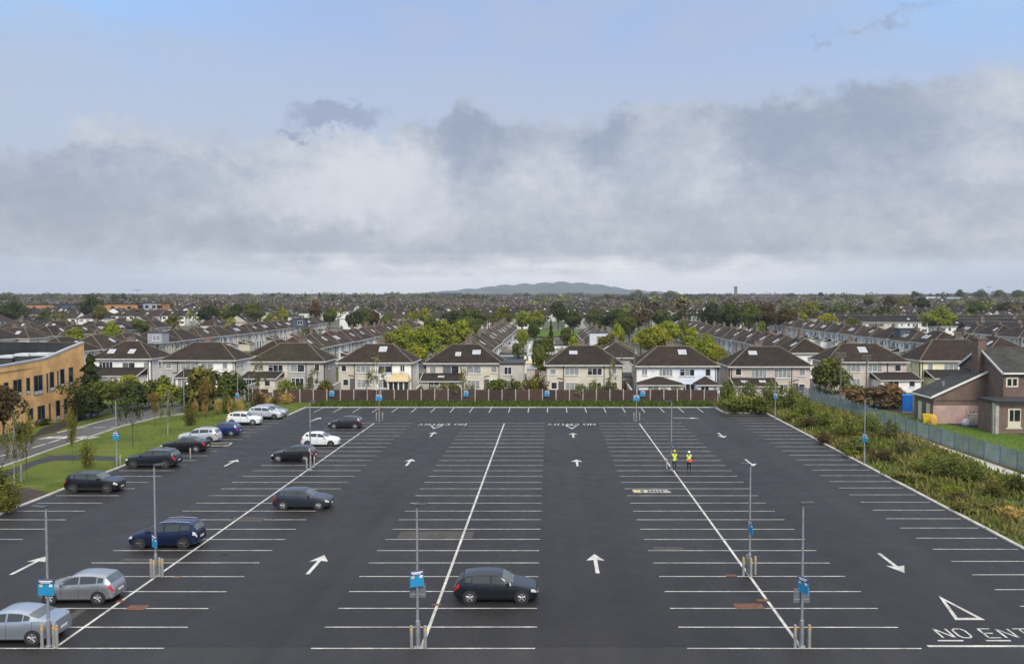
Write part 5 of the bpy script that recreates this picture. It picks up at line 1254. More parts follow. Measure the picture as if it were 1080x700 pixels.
for i, px in enumerate((262, 270, 278)):
    b = MB(); b.box(-.6, -.03, .05, .55, .03, 1.9); b.build('fence_panel', M['timber_fence'], t, ((px - PX0) * 131.5 / FPX, 0, 0), color=(.06, .036, .028))
    b = MB(); b.box(-.07, -.08, 0, .07, .08, 1.95); b.build('post', M['concrete'], t, ((px - 4.6 - PX0) * 131.5 / FPX, 0, 0))
# palisade fence on the right: sections of pales with posts
t = thing('palisade_fence', 'grey blue steel palisade fence running between the waste ground and the lawn', 'fence', (0, 0, 0))
pf = [(39.6, 138.5), (40.0, 134), (41.0, 108), (42.3, 82), (43.4, 60), (44, 50)]
dist = 0; seg = 0
def along(s):
    for (x0, y0), (x1, y1) in zip(pf, pf[1:]):
        L = math.hypot(x1 - x0, y1 - y0)
        if s <= L: return x0 + (x1 - x0) * s / L, y0 + (y1 - y0) * s / L, math.atan2(y1 - y0, x1 - x0)
        s -= L
    return None
TOT = sum(math.hypot(b2[0] - a2[0], b2[1] - a2[1]) for a2, b2 in zip(pf, pf[1:]))
pale = MB()
for j in range(18):
    x = .05 + j * .152; pale.poly([(x, -.03, .05), (x + .1, -.03, .05), (x + .1, -.03, 1.72), (x + .05, -.03, 1.86), (x, -.03, 1.72)]); pale.poly([(x, -.026, .05), (x, -.026, 1.72), (x + .05, -.026, 1.86), (x + .1, -.026, 1.72), (x + .1, -.026, .05)])
pale.box(0, -.02, .35, 2.75, .02, .41); pale.box(0, -.02, 1.4, 2.75, .02, 1.46)
pale_me = pale.mesh('pale_section', [M['palisade']]); pm = MB(); pm.box(-.06, -.07, 0, .06, .07, 1.92); post_me = pm.mesh('post', [M['palisade']])
for i in range(int(TOT / 2.75)):
    x, y, a = along(i * 2.75); x2, y2, _ = along(min(TOT - .01, i * 2.75 + 2.75)); a = math.atan2(y2 - y, x2 - x)
    q = rnd.uniform(.8, 1.2); link('pale_section', pale_me, t, (x, y, 0), a, (.30 * q, .36 * q, .42 * q)); link('post', post_me, t, (x, y, 0), a, (.2, .24, .28))
t = thing('palisade_fence', 'short weathered steel fence panel at the corner by the pinkish house', 'fence', (37.9, 138.4, 0), -.06)
b = MB()
for j in range(12): b.box(j * .15, -.02, 0, j * .15 + .1, .02, 2.1)
b.build('pale_section', M['galv'], t); b = MB(); b.box(-.08, -.06, 0, -.01, .06, 2.0); b.build('post', M['galv'], t)

# ------------------------------------------------------------------ tan brick building on the left
t = thing('brick_building', 'two storey tan brick building with a sweeping parapet and tall dark windows', 'building', (0, 0, 0))
WX = -63.0
wall_pts = []                                                        # (y, x, parapet z) along the facade, slightly curved
for px, py in ((-160, 404), (-60, 393), (0, 386), (24, 381.8), (47, 377.8), (60, 372.5), (74, 366.5), (88, 361)):
    Y = WX * FPX / (px - PX0); c = WX + .5 * ((Y - 100) / 20) ** 2
    Y = c * FPX / (px - PX0); wall_pts.append((Y, c, AT(px, py, Y).z))
def wallpt(Y):
    for (a, xa, za), (c, xc, zc) in zip(wall_pts, wall_pts[1:]):
        if a <= Y <= c + 1e-6: f = (Y - a) / (c - a); return xa + (xc - xa) * f, za + (zc - za) * f
    return wall_pts[-1][1:] if Y > wall_pts[-1][0] else wall_pts[0][1:]
b = MB(); N = 40; y0, y1 = wall_pts[0][0], wall_pts[-1][0]
for i in range(N):
    a, c = y0 + (y1 - y0) * i / N, y0 + (y1 - y0) * (i + 1) / N; (xa, za), (xc, zc) = wallpt(a), wallpt(c)
    b.poly([(xa, a, 0), (xc, c, 0), (xc, c, zc), (xa, a, za)]); b.poly([(xa - .35, a, za), (xc - .35, c, zc), (xc - .35, c, 0), (xa - .35, a, 0)], 1)
xe, ze = wallpt(y1)
b.poly([(xe, y1, 0), (xe - 36, y1 + 1.5, 0), (xe - 36, y1 + 1.5, ze + .2), (xe, y1, ze)]); b.poly([(xe - 36, y1 + 1.1, ze + .2), (xe - 36, y1 + 1.1, 6.5), (xe - .35, y1 - .35, 6.5), (xe - .35, y1 - .35, ze)], 1)
b.build('wall', [M['tan_brick'], M['membrane']], t)
b = MB()
for i in range(N):
    a, c = y0 + (y1 - y0) * i / N, y0 + (y1 - y0) * (i + 1) / N; (xa, za), (xc, zc) = wallpt(a), wallpt(c)
    for (o0, o1, z0, z1) in ((.06, -.42, .10, .10),):
        b.poly([(xa + o0, a, za + z0), (xc + o0, c, zc + z0), (xc + o1, c, zc + z0), (xa + o1, a, za + z0)]); b.poly([(xa + o0, a, za - .12), (xc + o0, c, zc - .12), (xc + o0, c, zc + z0), (xa + o0, a, za + z0)])
b.build('coping', M['zinc'], t)
b = MB(); b.poly([(xe - .35, y1 - .4, 7.3), (xe - 36, y1 + 1.0, 7.3), (xe - 36, y0, 7.0), (wall_pts[0][1] - .36, y0, 7.0)] ); b.build('flat_roof', M['membrane'], t)
for (px, py, w) in [(28, 372.6, 1.9), (45.5, 372.2, 2.4), (11, 374.5, 1.6)]:
    q = AT(px, py, 111.0); b = MB(); b.box(-w / 2, -.9, 7.3 - q.z, w / 2, .9, -.3, 1); b.box(-w / 2 - .05, -.95, -.297, w / 2 + .05, .95, .02); b.build('rooflight', [M['clad_white'], M['membrane']], t, tuple(q))
def brick_window(pxa, pxb, pyt, pyb, spand=True):
    pc = (pxa + pxb) / 2; Y = WX * FPX / (pc - PX0); x, _ = wallpt(Y); Y = x * FPX / (pc - PX0); x, _ = wallpt(Y)
    wd = abs(x * FPX / (pxa - PX0) - x * FPX / (pxb - PX0)); z1, z0 = AT(pc, pyt, Y).z, AT(pc, pyb, Y).z
    ang = math.pi / 2
    b = MB(); e = .06; b.box(-wd / 2, -.05, z0, wd / 2, .12, z0 + e); b.box(-wd / 2, -.05, z1 - e, wd / 2, .12, z1); b.box(-wd / 2, -.05, z0 + e, -wd / 2 + e, .12, z1 - e); b.box(wd / 2 - e, -.05, z0 + e, wd / 2, .12, z1 - e)
    n = 2 if wd > 1.4 else 1
    if n == 2: b.box(-.04, -.045, z0 + e, .04, .1, z1 - e)
    f = b.build('window', M['grey_frame'], t, (x, Y, 0), ang); h = z1 - z0
    b = MB(); zz = z0 + (h * .2 if spand else e)
    b.poly([(-wd / 2 + e, -.02, zz), (wd / 2 - e, -.02, zz), (wd / 2 - e, -.02, z1 - e), (-wd / 2 + e, -.02, z1 - e)]); b.build('pane', M['glass_dark'], f)
    if spand:
        b = MB(); b.box(-wd / 2 + e, -.04, z0 + e, wd / 2 - e, 0, zz - .01); b.build('spandrel', M['spandrel'], f)
for q in [(12, 21, 400, 417.5), (26, 29.8, 398, 415.5), (34, 43.2, 395.5, 416), (47.3, 49, 393.5, 413.5, False), (50.8, 55.4, 392, 412.5), (58.8, 60.2, 391, 410, False), (62, 66.6, 389, 408.5), (71.2, 75.8, 387, 406.5),
          (26.5, 32.5, 430.5, 446), (37.2, 45, 427.5, 445.5), (49.3, 51, 425, 444, False), (56.8, 61.2, 422, 442.5), (65.3, 69.3, 420, 440), (2, 7, 403, 421), (-10, -4, 406, 424)]: brick_window(*q)

# ------------------------------------------------------------------ brown rendered building on the right
t = thing('rendered_building', 'brown rendered building with slate roofs, a tall chimney and a pink lower wall', 'building', (0, 0, 0))
X0, XM, YF, YB = 47.9, 54.5, 107.6, 113.2
b = MB(); b.poly([(X0, YF, 2.32), (XM, YF, 2.32), (XM, YF, 6.5), (X0, YF, 3.5)]); b.poly([(X0, YB, 0), (X0, YF, 0), (X0, YF, 3.5), (X0, YB, 3.5)]); b.poly([(XM, YB, 0), (X0, YB, 0), (X0, YB, 3.5), (XM, YB, 6.5)])
b.build('wall', M['brown_render'], t)
b = MB(); b.box(X0 - .02, YF - .02, -.1, XM, YF + .1, 2.32); b.build('lower_wall', M['pink_render'], t)
b = MB(); b.box(X0 + .4, YF - .05, 2.9, XM, YF - .003, 2.96); b.build('string_course', M['pipe'], t)
sl = (6.5 - 3.5) / (XM - X0)
b = MB(); A = [(X0 - .35, YF - .3, 3.5 - .35 * sl + .05), (XM + .02, YF - .3, 6.55), (XM + .02, YB + .3, 6.55), (X0 - .35, YB + .3, 3.5 - .35 * sl + .05)]; b.poly(A); b.poly([(x, y, z - .12) for x, y, z in A][::-1])
b.build('lean_to_roof', M['slate'], t, color=(.040, .041, .041))
b = MB(); b.poly([(X0 - .38, YF - .33, 3.22), (XM, YF - .33, 6.42), (XM, YF - .33, 6.66), (X0 - .38, YF - .33, 3.46)]); b.poly([(X0 - .38, YF - .33, 3.46), (XM, YF - .33, 6.66), (XM, YF - .2, 6.66), (X0 - .38, YF - .2, 3.46)]); b.box(X0 - .5, YF - .33, 3.2, X0 - .36, YB + .3, 3.36)
b.build('barge_board', M['upvc'], t)
for y in (109.0, 111.4):
    b = MB(); b.box(-.5, -.06, .05, .5, .02, 2.3); b.box(-.6, -.04, 2.3, .6, .02, 2.42); b.build('door', M['cream_paint'], t, (X0, y, 0), -math.pi / 2)
b = MB(); b.tube([(X0 + 2.2, YF + 2.2, 4.4), (X0 + 2.2, YF + 2.2, 5.15)], .16, 8); b.build('roof_vent', M['galv'], t)
# main block: gable to the left, roof slope to the front
MX1, MY0, MY1, ME, MR = 70, 103.6, 114.8, 6.9, 9.5
b = MB(); b.poly([(XM, MY0, 0), (MX1, MY0, 0), (MX1, MY0, ME), (XM, MY0, ME)]); b.poly([(XM, MY1, 0), (XM, MY0, 0), (XM, MY0, ME), (XM, (MY0 + MY1) / 2, MR), (XM, MY1, ME)]); b.poly([(MX1, MY1, 0), (XM, MY1, 0), (XM, MY1, ME), (MX1, MY1, ME)])
b.build('wall', M['brown_render'], t)
my = (MY0 + MY1) / 2
b = MB()
for s2 in (-1, 1):
    ye = my + s2 * (MY1 - MY0) / 2 + s2 * .35; P = [(XM - .25, ye, ME - .15), (MX1, ye, ME - .15), (MX1, my, MR + .05), (XM - .25, my, MR + .05)]; b.poly(P if s2 < 0 else P[::-1]); b.poly([(x, y, z - .14) for x, y, z in P])
b.build('roof', M['slate'], t, color=(.043, .044, .041))
b = MB()
for s2 in (-1, 1):
    ye = my + s2 * (MY1 - MY0) / 2 + s2 * .38
    P = [(XM - .3, ye, ME - .42), (XM - .3, my, MR - .22), (XM - .3, my, MR + .06), (XM - .3, ye, ME - .14)]; b.poly(P); b.poly([(x + .07, y, z) for x, y, z in P]); b.poly([P[3], P[2], (XM - .23, my, MR + .06), (XM - .23, ye, ME - .14)])
b.box(XM - .25, MY0 - .5, ME - .32, MX1, MY0 - .36, ME - .12)
b.build('barge_board', M['upvc'], t)
b = MB(); b.box(XM - .75, my - .8, 4.6, XM + .35, my + .8, 10.45); b.box(XM - .83, my - .88, 10.45, XM + .43, my + .88, 10.7); b.build('chimney', M['brown_render'], t)
b = MB(); b.box(-.75, -.08, 4.1, .75, .02, 5.3); b.box(-.55, -.1, 4.3, -.1, -.081, 5.1, 1); b.box(.1, -.1, 4.3, .55, -.081, 5.1, 1); b.build('window', [M['cream_paint'], M['glass_dark']], t, (XM + 1.0, MY0, .9))
b = MB(); b.box(51.5, 99.4, 0, 66, 103.55, 3.6); b.build('wall', M['brown_render'], t)
b = MB(); b.box(51.3, 99.1, 3.605, 66, 103.5, 3.85); b.build('flat_roof', M['membrane'], t)
b = MB(); b.box(51.35, 99.2, 0, 51.75, 99.385, 3.6); b.box(51.2, 99.38, 0, 51.49, 99.75, 3.6); b.build('corner_post', M['concrete'], t)
b = MB(); b.box(-.75, -.06, .75, .75, .02, 2.95); b.box(-.95, -.05, .6, .95, .01, .745); b.build('window', M['cream_paint'], t, (53.6, 99.4, 0))
w_ = t.children[-1]
b = MB(); b.box(-.55, -.075, 1.5, -.1, -.062, 2.8); b.box(0, -.075, 1.5, .65, -.062, 2.8); b.build('pane', M['glass_dark'], w_)
b = MB(); b.tube([(51.4, 99.1, 3.5), (60, 99.0, 3.45)], .05, 6); b.build('drainpipe', M['pipe'], t)
# low wall with bare twigs, bins and sacks
t = thing('garden_wall', 'low grey wall beside the pink rendered wall', 'wall', (0, 0, 0)); b = MB(); b.box(51.6, 106.0, 0, 54.4, 106.25, 1.35); b.build('wall', M['concrete'], t); b = MB(); b.box(51.55, 105.95, 1.353, 54.4, 106.3, 1.45); b.build('coping', M['kerb'], t)
b = MB(); r2 = random.Random(4)
for i in range(46):
    p = Vector((r2.uniform(51.9, 54.2), 106.9 + r2.uniform(-.3, .3), r2.uniform(.3, 1.4))); b.tube([p, p + Vector((r2.uniform(-.3, .5), r2.uniform(-.2, .2), r2.uniform(.5, 1.5)))], [.025, .008], 4)
tag(b.build('twig_pile', M['bark']), 'bare dark twigs stacked behind the low grey wall', 'twigs')
p = G(978, 447)
t = thing('wheelie_bin', 'yellow wheeled bin in front of the cream doors', 'bin', (p.x, p.y, 0), -.3)
b = MB(); a = [(-.45, -.35), (.45, -.35), (.45, .35), (-.45, .35)]; c = [(x * 1.2, y * 1.2) for x, y in a]
for i in range(4): j = (i + 1) % 4; b.poly([(*a[i], .12), (*a[j], .12), (*c[j], 1.15), (*c[i], 1.15)])
b.poly([(*q, .12) for q in a[::-1]]); b.build('body', M['yellow_plastic'], t)
b = MB(); b.box(-.56, -.46, 1.153, .56, .44, 1.24); b.build('lid', M['yellow_plastic'], t)
for x in (-.4, .4):
    b = MB(); b.tube([(x - .04, .34, .14), (x + .04, .34, .14)], .14, 10); b.build('wheel', M['lamp_head'], t)
def sack(name, label, cat, px, py, w, d, h, m, seed):
    p = G(px, py); r = random.Random(seed); t = MB(); n, k2 = 14, 9
    rows = []
    for j in range(k2 + 1):
        f = j / k2; rr = (math.sin(math.pi * (.12 + .8 * f)) ** .6) * (1 - .25 * f)
        rows.append([(w / 2 * rr * math.cos(TAU * i / n) * (1 + r.uniform(-.1, .1)), d / 2 * rr * math.sin(TAU * i / n) * (1 + r.uniform(-.1, .1)), h * f + r.uniform(-.04, .04) * (j > 0)) for i in range(n)])
    for j in range(k2):
        for i in range(n): t.poly([rows[j][i], rows[j][(i + 1) % n], rows[j + 1][(i + 1) % n], rows[j + 1][i]])
    t.poly(rows[-1])
    return tag(t.build(name, M[m], None, (p.x, p.y, 0), smooth=50), label, cat)
sack('builders_sack', 'ochre slumped sack leaning beside the yellow bin', 'sack', 984.5, 448.6, 1.1, .9, 1.35, 'tan_bag', 3)
sack('builders_sack', 'pale grey white sack on the lawn by the low grey wall', 'sack', 1019, 449.5, 1.2, 1.0, .95, 'white_bag', 4)
sack('rubbish_bag', 'tall white crumpled bag standing behind the pale sack', 'sack', 1023.5, 448.5, .6, .5, 1.25, 'white_bag', 6)
p = G(956.5, 434)
t = thing('portable_toilet', 'blue plastic portable toilet cabin beside the brown building', 'cabin', (p.x, p.y, 0), -.25)
b = MB(); b.box(-.62, -.62, .1, .62, .62, 2.3)
for x in (-.62, .55):
    for y in (-.62, .55): b.box(x - .01, y - .01, .1, x + .08, y + .08, 2.32)
b.build('shell', M['blue_plastic'], t)
b = MB(); b.poly([(-.68, -.68, 2.33), (.68, -.68, 2.33), (0, 0, 2.5)]); b.poly([(.68, -.68, 2.33), (.68, .68, 2.33), (0, 0, 2.5)]); b.poly([(.68, .68, 2.33), (-.68, .68, 2.33), (0, 0, 2.5)]); b.poly([(-.68, .68, 2.33), (-.68, -.68, 2.33), (0, 0, 2.5)]); b.build('roof', M['blue_plastic'], t)
b = MB(); b.box(-.45, -.66, .15, .45, -.625, 2.15); b.build('door', M['blue_plastic'], t); b = MB(); b.box(-.64, -.64, 0, .64, .64, .1); b.build('base', M['concrete'], t)

# ------------------------------------------------------------------ vehicles
PAINT = {}
def paint(name, c, metal=.5, rough=.3):
    if name not in PAINT:
        m = mat('car_paint_' + name.replace(' ', '_'), c, rough, .06, .6, metal=metal); PAINT[name] = m
        bs = m.node_tree.nodes['Principled BSDF']; bs.inputs['Coat Weight'].default_value = .45; bs.inputs['Coat Roughness'].default_value = .16
    return PAINT[name]
M['tyre'] = mat('tyre_rubber', (.018, .018, .018), .85, .15, 8); M['rim'] = mat('alloy_rim', (.42, .42, .43), .35, .1, 5, metal=.7); M['rim_dark'] = mat('dark_rim', (.10, .095, .09), .4, .1, 5, metal=.5)
M['car_glass'] = mat('car_glass', (.052, .058, .057), .06, 0, 2, spec=.4); M['screen'] = mat('windscreen_glass', (.085, .10, .10), .05, .2, 2, spec=1.0); M['trim'] = mat('black_trim', (.02, .02, .021), .7, .1, 5)
M['tail'] = mat('red_tail_light', (.50, .015, .02), .2, .1, 6); M['head'] = mat('clear_head_light', (.55, .56, .58), .1, .15, 8); M['plate'] = mat('number_plate', (.65, .65, .62), .5, .05, 5)
def interp(tab, t):
    for (a, va), (b2, vb) in zip(tab, tab[1:]):
        if t <= b2: f = 0 if b2 == a else (t - a) / (b2 - a); return va + (vb - va) * f
    return tab[-1][1]
STYLE = {
    'hatch': dict(top=[(0, .40), (.015, .475), (.05, .53), (.14, .60), (.25, .645), (.29, .67), (.43, .93), (.50, .985), (.60, 1.0), (.72, .99), (.84, .95), (.88, .92), (.955, .69), (.985, .58), (1, .42)],
                  belt=[(0, .39), (.04, .49), (.25, .625), (.5, .655), (.88, .70), (.95, .66), (1, .41)], ws=(.285, .43), rw=(.885, .96), win=[(.335, .545), (.565, .775)], q=(.79, .86)),
    'suv': dict(top=[(0, .44), (.015, .53), (.05, .585), (.14, .63), (.24, .665), (.28, .69), (.41, .94), (.48, .985), (.6, 1.0), (.78, .985), (.88, .95), (.91, .91), (.965, .70), (.99, .58), (1, .42)],
                belt=[(0, .42), (.04, .54), (.25, .645), (.5, .66), (.85, .72), (.95, .68), (1, .41)], ws=(.275, .41), rw=(.915, .968), win=[(.325, .545), (.565, .775)], q=(.79, .87)),
    'mpv': dict(top=[(0, .40), (.015, .47), (.05, .52), (.13, .585), (.20, .63), (.235, .66), (.41, .93), (.48, .985), (.62, 1.0), (.80, .985), (.90, .95), (.93, .91), (.975, .68), (.99, .56), (1, .42)],
                belt=[(0, .38), (.04, .48), (.22, .60), (.5, .625), (.9, .68), (.97, .62), (1, .40)], ws=(.23, .41), rw=(.933, .978), win=[(.30, .52), (.54, .745)], q=(.76, .89)),
    'sedan': dict(top=[(0, .40), (.015, .48), (.05, .54), (.15, .61), (.27, .66), (.31, .69), (.44, .94), (.50, .985), (.58, 1.0), (.68, .97), (.74, .92), (.845, .765), (.86, .755), (.96, .735), (.987, .66), (1, .46)],
                  belt=[(0, .39), (.04, .50), (.25, .645), (.5, .67), (.85, .725), (.96, .69), (1, .44)], ws=(.305, .44), rw=(.745, .843), win=[(.355, .545), (.562, .70)], q=(.712, .765)),
}
WB = [(0, .66), (.012, .78), (.035, .87), (.08, .94), (.16, .985), (.25, 1.0), (.78, 1.0), (.88, .97), (.95, .91), (.985, .82), (1, .74)]
WR = [(0, .55), (.05, .76), (.2, .84), (.27, .83), (.43, .765), (.6, .755), (.86, .735), (.93, .755), (1, .62)]
ZB = [(0, .18), (.03, .13), (.08, .105), (.9, .11), (.97, .16), (1, .24)]
def car(label, style, L, W, H, pcol, px, py, facing, rim='rim', tail_col='tail', yaw=0.0, rails=False, clad=False, group='cars in the car park', near_side_y=True):
    """px, py: the foot of the wheels on the side towards the camera, halfway between the axles; facing +1 to the right"""
    st = STYLE[style]; g = G(px, py)
    t = thing('parked_car', label, 'car', (g.x, g.y + W / 2 - .08, .026), (0 if facing > 0 else math.pi) + math.radians(yaw), group)
    hw = W / 2; R = .318 if style != 'suv' else .345
    def sec(u):
        zt = interp(st['top'], u) * H; zl = min(interp(st['belt'], u) * H, zt - .012); zb = interp(ZB, u) * H; wb = interp(WB, u) * hw; hb = zl - zb; wr = min(interp(WR, u) * hw, wb * .93)
        if st['ws'][0] - .03 < u < st['rw'][1]: wr = interp(WR, u) * hw
        dz = zt - zl
        return [(0, zb), (wb * .86, zb), (wb * .955, zb + .10 * hb), (wb * .99, zb + .32 * hb), (wb, zb + .62 * hb), (wb * .985, zb + .86 * hb), (wb * .945, zl), (wr + (wb * .945 - wr) * .12, zl + dz * .84), (wr * .86, zl + dz * .955), (wr * .45, zl + dz * .993), (0, zt)]
    def S(u, kk, side):
        s = sec(u); i = min(int(kk), len(s) - 2); f = kk - i
        return Vector((L / 2 - u * L, side * (s[i][0] + (s[i + 1][0] - s[i][0]) * f), s[i][1] + (s[i + 1][1] - s[i][1]) * f))
    us = sorted(set([x for x, _ in st['top']] + [x for x, _ in WB] + [i / 28 for i in range(29)] + [x for x, _ in WR]))
    b = MB(); n = 11; ring = 2 * n - 2
    for u in us:
        s = sec(u)
        for (y, z) in s: b.v.append((L / 2 - u * L, y, z))
        for (y, z) in s[-2:0:-1]: b.v.append((L / 2 - u * L, -y, z))
    for i in range(len(us) - 1):
        for j in range(ring):
            j2 = (j + 1) % ring; b.f.append((i * ring + j, i * ring + j2, (i + 1) * ring + j2, (i + 1) * ring + j)); b.mi.append(0)
    b.f.append(tuple(range(ring - 1, -1, -1))); b.mi.append(0); e = (len(us) - 1) * ring; b.f.append(tuple(e + j for j in range(ring))); b.mi.append(0)
    b.build('body', paint(*pcol), t, smooth=26)
    def patch(name, u0, u1, k0, k1, m, sides=(1, -1), off=.006, nu=4, nk=2, par=t):
        for side in sides:
            q = MB(); P = []
            for i in range(nu + 1):
                row = []
                for j in range(nk + 1):
                    u, kk = u0 + (u1 - u0) * i / nu, k0 + (k1 - k0) * j / nk; p = S(u, kk, side)
                    a = S(u + .004, kk, side) - S(u - .004, kk, side); c = S(u, min(kk + .05, 9.99), side) - S(u, max(kk - .05, 0), side); nn = a.cross(c)
                    if nn.length > 1e-9:
                        nn.normalize()
                        if nn.dot(Vector((0, p.y, p.z - .55 * H))) < 0 and nn.dot(p - Vector((0, 0, .4 * H))) < 0: nn = -nn
                    row.append(p + nn * off)
                P.append(row)
            for i in range(nu):
                for j in range(nk): q.poly([P[i][j], P[i + 1][j], P[i + 1][j + 1], P[i][j + 1]])
            o = q.build(name, m, par)
        return o
    for (u0, u1) in st['win']: patch('side_window', u0, u1, 6.08, 6.93, M['car_glass'])
    patch('quarter_window', st['q'][0], st['q'][1], 6.15, 6.85, M['car_glass'])
    # windscreen and rear window, laid over the whole width
    def screen(name, u0, u1, inset):
        q = MB(); ks = [7.25, 8, 9, 10]; rows = []
        for i in range(5):
            u = u0 + (u1 - u0) * (inset + (1 - 2 * inset) * i / 4); a = [S(u, min(kk, 9.999), 1) for kk in ks]; c = [S(u, min(kk, 9.999), -1) for kk in ks[::-1]][1:]
            nrm = Vector((1 if u0 < .5 else -1, 0, 1.1)).normalized() * .012; rows.append([p + nrm for p in a + c])
        for i in range(4):
            for j in range(6): q.poly([rows[i][j], rows[i][j + 1], rows[i + 1][j + 1], rows[i + 1][j]])
        q.build(name, M['screen'], t)
    screen('windscreen', st['ws'][0], st['ws'][1], .06); screen('rear_window', st['rw'][0], st['rw'][1], .06)
    patch('headlight', .012, .075, 4.35, 5.6, M['head'], nu=5); patch('tail_light', .935, .99, 4.5, 5.9, M[tail_col], nu=5)
    patch('sill', .05, .95, 1.1, 2.75 if clad else 2.15, M['trim'], nu=16)
    q = MB(); zf = .30 * H; q.box(L / 2 - .02, -hw * .5, zf - .1, L / 2 + .012, hw * .5, zf + .09); q.build('grille', M['trim'], t)
    for s2, zz in ((1, .27), (-1, .40)):
        q = MB(); q.box(s2 * L / 2 - .01, -.26, zz * H - .055, s2 * L / 2 + .018, .26, zz * H + .055); q.build('number_plate', M['plate'], t)
    for s2 in (-1, 1):
        m0 = S(st['win'][0][0] + .012, 6.1, s2); q = MB(); q.box(-.09, min(0, s2 * .2), -.01, .07, max(0, s2 * .2), .13); q.build('mirror', paint(*pcol), t, tuple(m0))
        for u in (.33, .555, .80):                                   # door shut lines
            q = MB(); pts = [S(u, kk, s2) + Vector((0, s2 * .003, 0)) for kk in (2.3, 3, 4, 5, 6)]
            for a, c in zip(pts, pts[1:]): q.poly([a + Vector((-.008, 0, 0)), a + Vector((.008, 0, 0)), c + Vector((.008, 0, 0)), c + Vector((-.008, 0, 0))])
            q.build('door_seam', M['trim'], t)
        for u in (.50, .745):
            h0 = S(u, 5.3, s2); q = MB(); q.box(-.10, -.012, -.015, .10, .018, .015); q.build('door_handle', paint(*pcol), t, tuple(h0))
        if rails:
            q = MB(); q.tube([S(.46, 7.9, s2) + Vector((0, 0, .05)), S(.65, 7.9, s2) + Vector((0, 0, .06)), S(.87, 7.9, s2) + Vector((0, 0, .05))], .022, 6); q.build('roof_rail', M['rim'], t)
    for u in (.185, .805):
        for s2 in (-1, 1):
            x = L / 2 - u * L; y = s2 * (hw - .10)
            q = MB(); q.tube([(x, s2 * (hw - .28), R), (x, s2 * (hw + .004), R)], R + .055, 20); q.build('wheel_arch', M['trim'], t)
            w = MB(); w.tube([(0, -.1, 0), (0, -.085, 0), (0, .085, 0), (0, .1, 0)], [R - .02, R, R, R - .02], 24); wo = w.build('wheel', M['tyre'], t, (x, s2 * (hw - .085), R))
            w = MB(); yy = s2 * .104; ri = R * .66
            w.tube([(0, s2 * .05, 0), (0, s2 * .1005, 0)], ri, 20, 1)
            for i in range(5):
                a = TAU * i / 5 + .3; c, s = math.cos(a), math.sin(a)
                w.tube([(c * .04, yy, s * .04), (c * ri * .97, yy, s * ri * .97)], [.055, .035], 4)
            w.tube([(0, s2 * .1, 0), (0, s2 * .118, 0)], .07, 10)
            for i in range(20):
                a, c = TAU * i / 20, TAU * (i + 1) / 20
                w.poly([(math.cos(a) * ri, yy, math.sin(a) * ri), (math.cos(c) * ri, yy, math.sin(c) * ri), (math.cos(c) * ri * .88, yy + s2 * .002, math.sin(c) * ri * .88), (math.cos(a) * ri * .88, yy + s2 * .002, math.sin(a) * ri * .88)])
            w.build('rim', [M[rim], M['trim']], wo)
    return t
BLACK = ('black', (.008, .009, .011), .3); NAVYBLACK = ('blue black', (.010, .014, .021), .3); SILVER = ('silver', (.40, .41, .43), .75); SILVERB = ('bluish silver', (.40, .44, .50), .7)
DBLUE = ('dark blue', (.010, .020, .065), .5); SLATE = ('slate blue', (.035, .042, .060), .5); WHITE = ('white', (.68, .69, .70), .0); GREYD = ('dark grey', (.028, .030, .034), .5); BLUE = ('blue', (.012, .035, .16), .5); SILVW = ('pale silver', (.55, .57, .60), .4)
car('black hatchback parked nose right in the nearest centre bay', 'hatch', 4.28, 1.79, 1.48, NAVYBLACK, 522.5, 636.3, 1)
car('bluish silver saloon cut by the left edge behind the nearest bollards', 'sedan', 4.77, 1.83, 1.47, SILVERB, 1, 680, -1)
car('silver hatchback beside the nearest left lamp post', 'hatch', 3.95, 1.72, 1.48, SILVER, 79, 637.2, -1)
car('dark blue people carrier with roof rails beside the second lamp post', 'mpv', 4.36, 1.79, 1.62, DBLUE, 171, 578.7, -1, 'rim_dark', 'head', 0, True)
car('slate blue hatchback with gold tinted wheels, alone in the left centre bays', 'hatch', 4.26, 1.80, 1.46, SLATE, 317, 537.6, 1)
car('black hatchback with red tail light behind the middle bollards', 'hatch', 4.2, 1.77, 1.47, BLACK, 308, 487.1, -1)
car('white small hatchback behind the lamp post in the left centre bays', 'hatch', 3.94, 1.70, 1.50, WHITE, 336.5, 471.2, 1, 'rim_dark')
car('dark grey hatchback farthest back in the left centre bays', 'hatch', 4.1, 1.74, 1.47, GREYD, 363.5, 452.3, -1)
car('black coupe like crossover in the left kerb bays, nearest the soil bed', 'suv', 4.39, 1.80, 1.56, BLACK, 95, 519.8, 1, 'rim_dark', 'tail', 0, False, True)
car('large black crossover estate next to the small traffic island', 'suv', 4.75, 1.86, 1.62, NAVYBLACK, 158, 493.6, -1, 'rim_dark', 'tail', 0, True, True)
car('black saloon between the black estate and the white crossover', 'sedan', 4.7, 1.84, 1.46, BLACK, 192, 477, -1)
car('white crossover facing the verge beside the blue hatchback', 'suv', 4.35, 1.82, 1.58, SILVW, 208, 467.5, -1, 'rim_dark', 'tail', 0, True)
car('bright blue hatchback in the left kerb bays', 'hatch', 4.05, 1.75, 1.48, BLUE, 232.5, 460, -1)
car('white crossover with black roof rails, facing right near the golden grass', 'suv', 4.15, 1.80, 1.57, WHITE, 255.5, 448.5, 1, 'rim', 'tail', 0, True, True)
car('white crossover facing right in front of the silver car, far left bays', 'suv', 4.4, 1.84, 1.62, SILVW, 278, 442.4, 1, 'rim_dark', 'tail', 0, False, True)
car('silver car at the far end of the left kerb bays', 'mpv', 4.4, 1.80, 1.60, SILVER, 284, 439.6, 1)
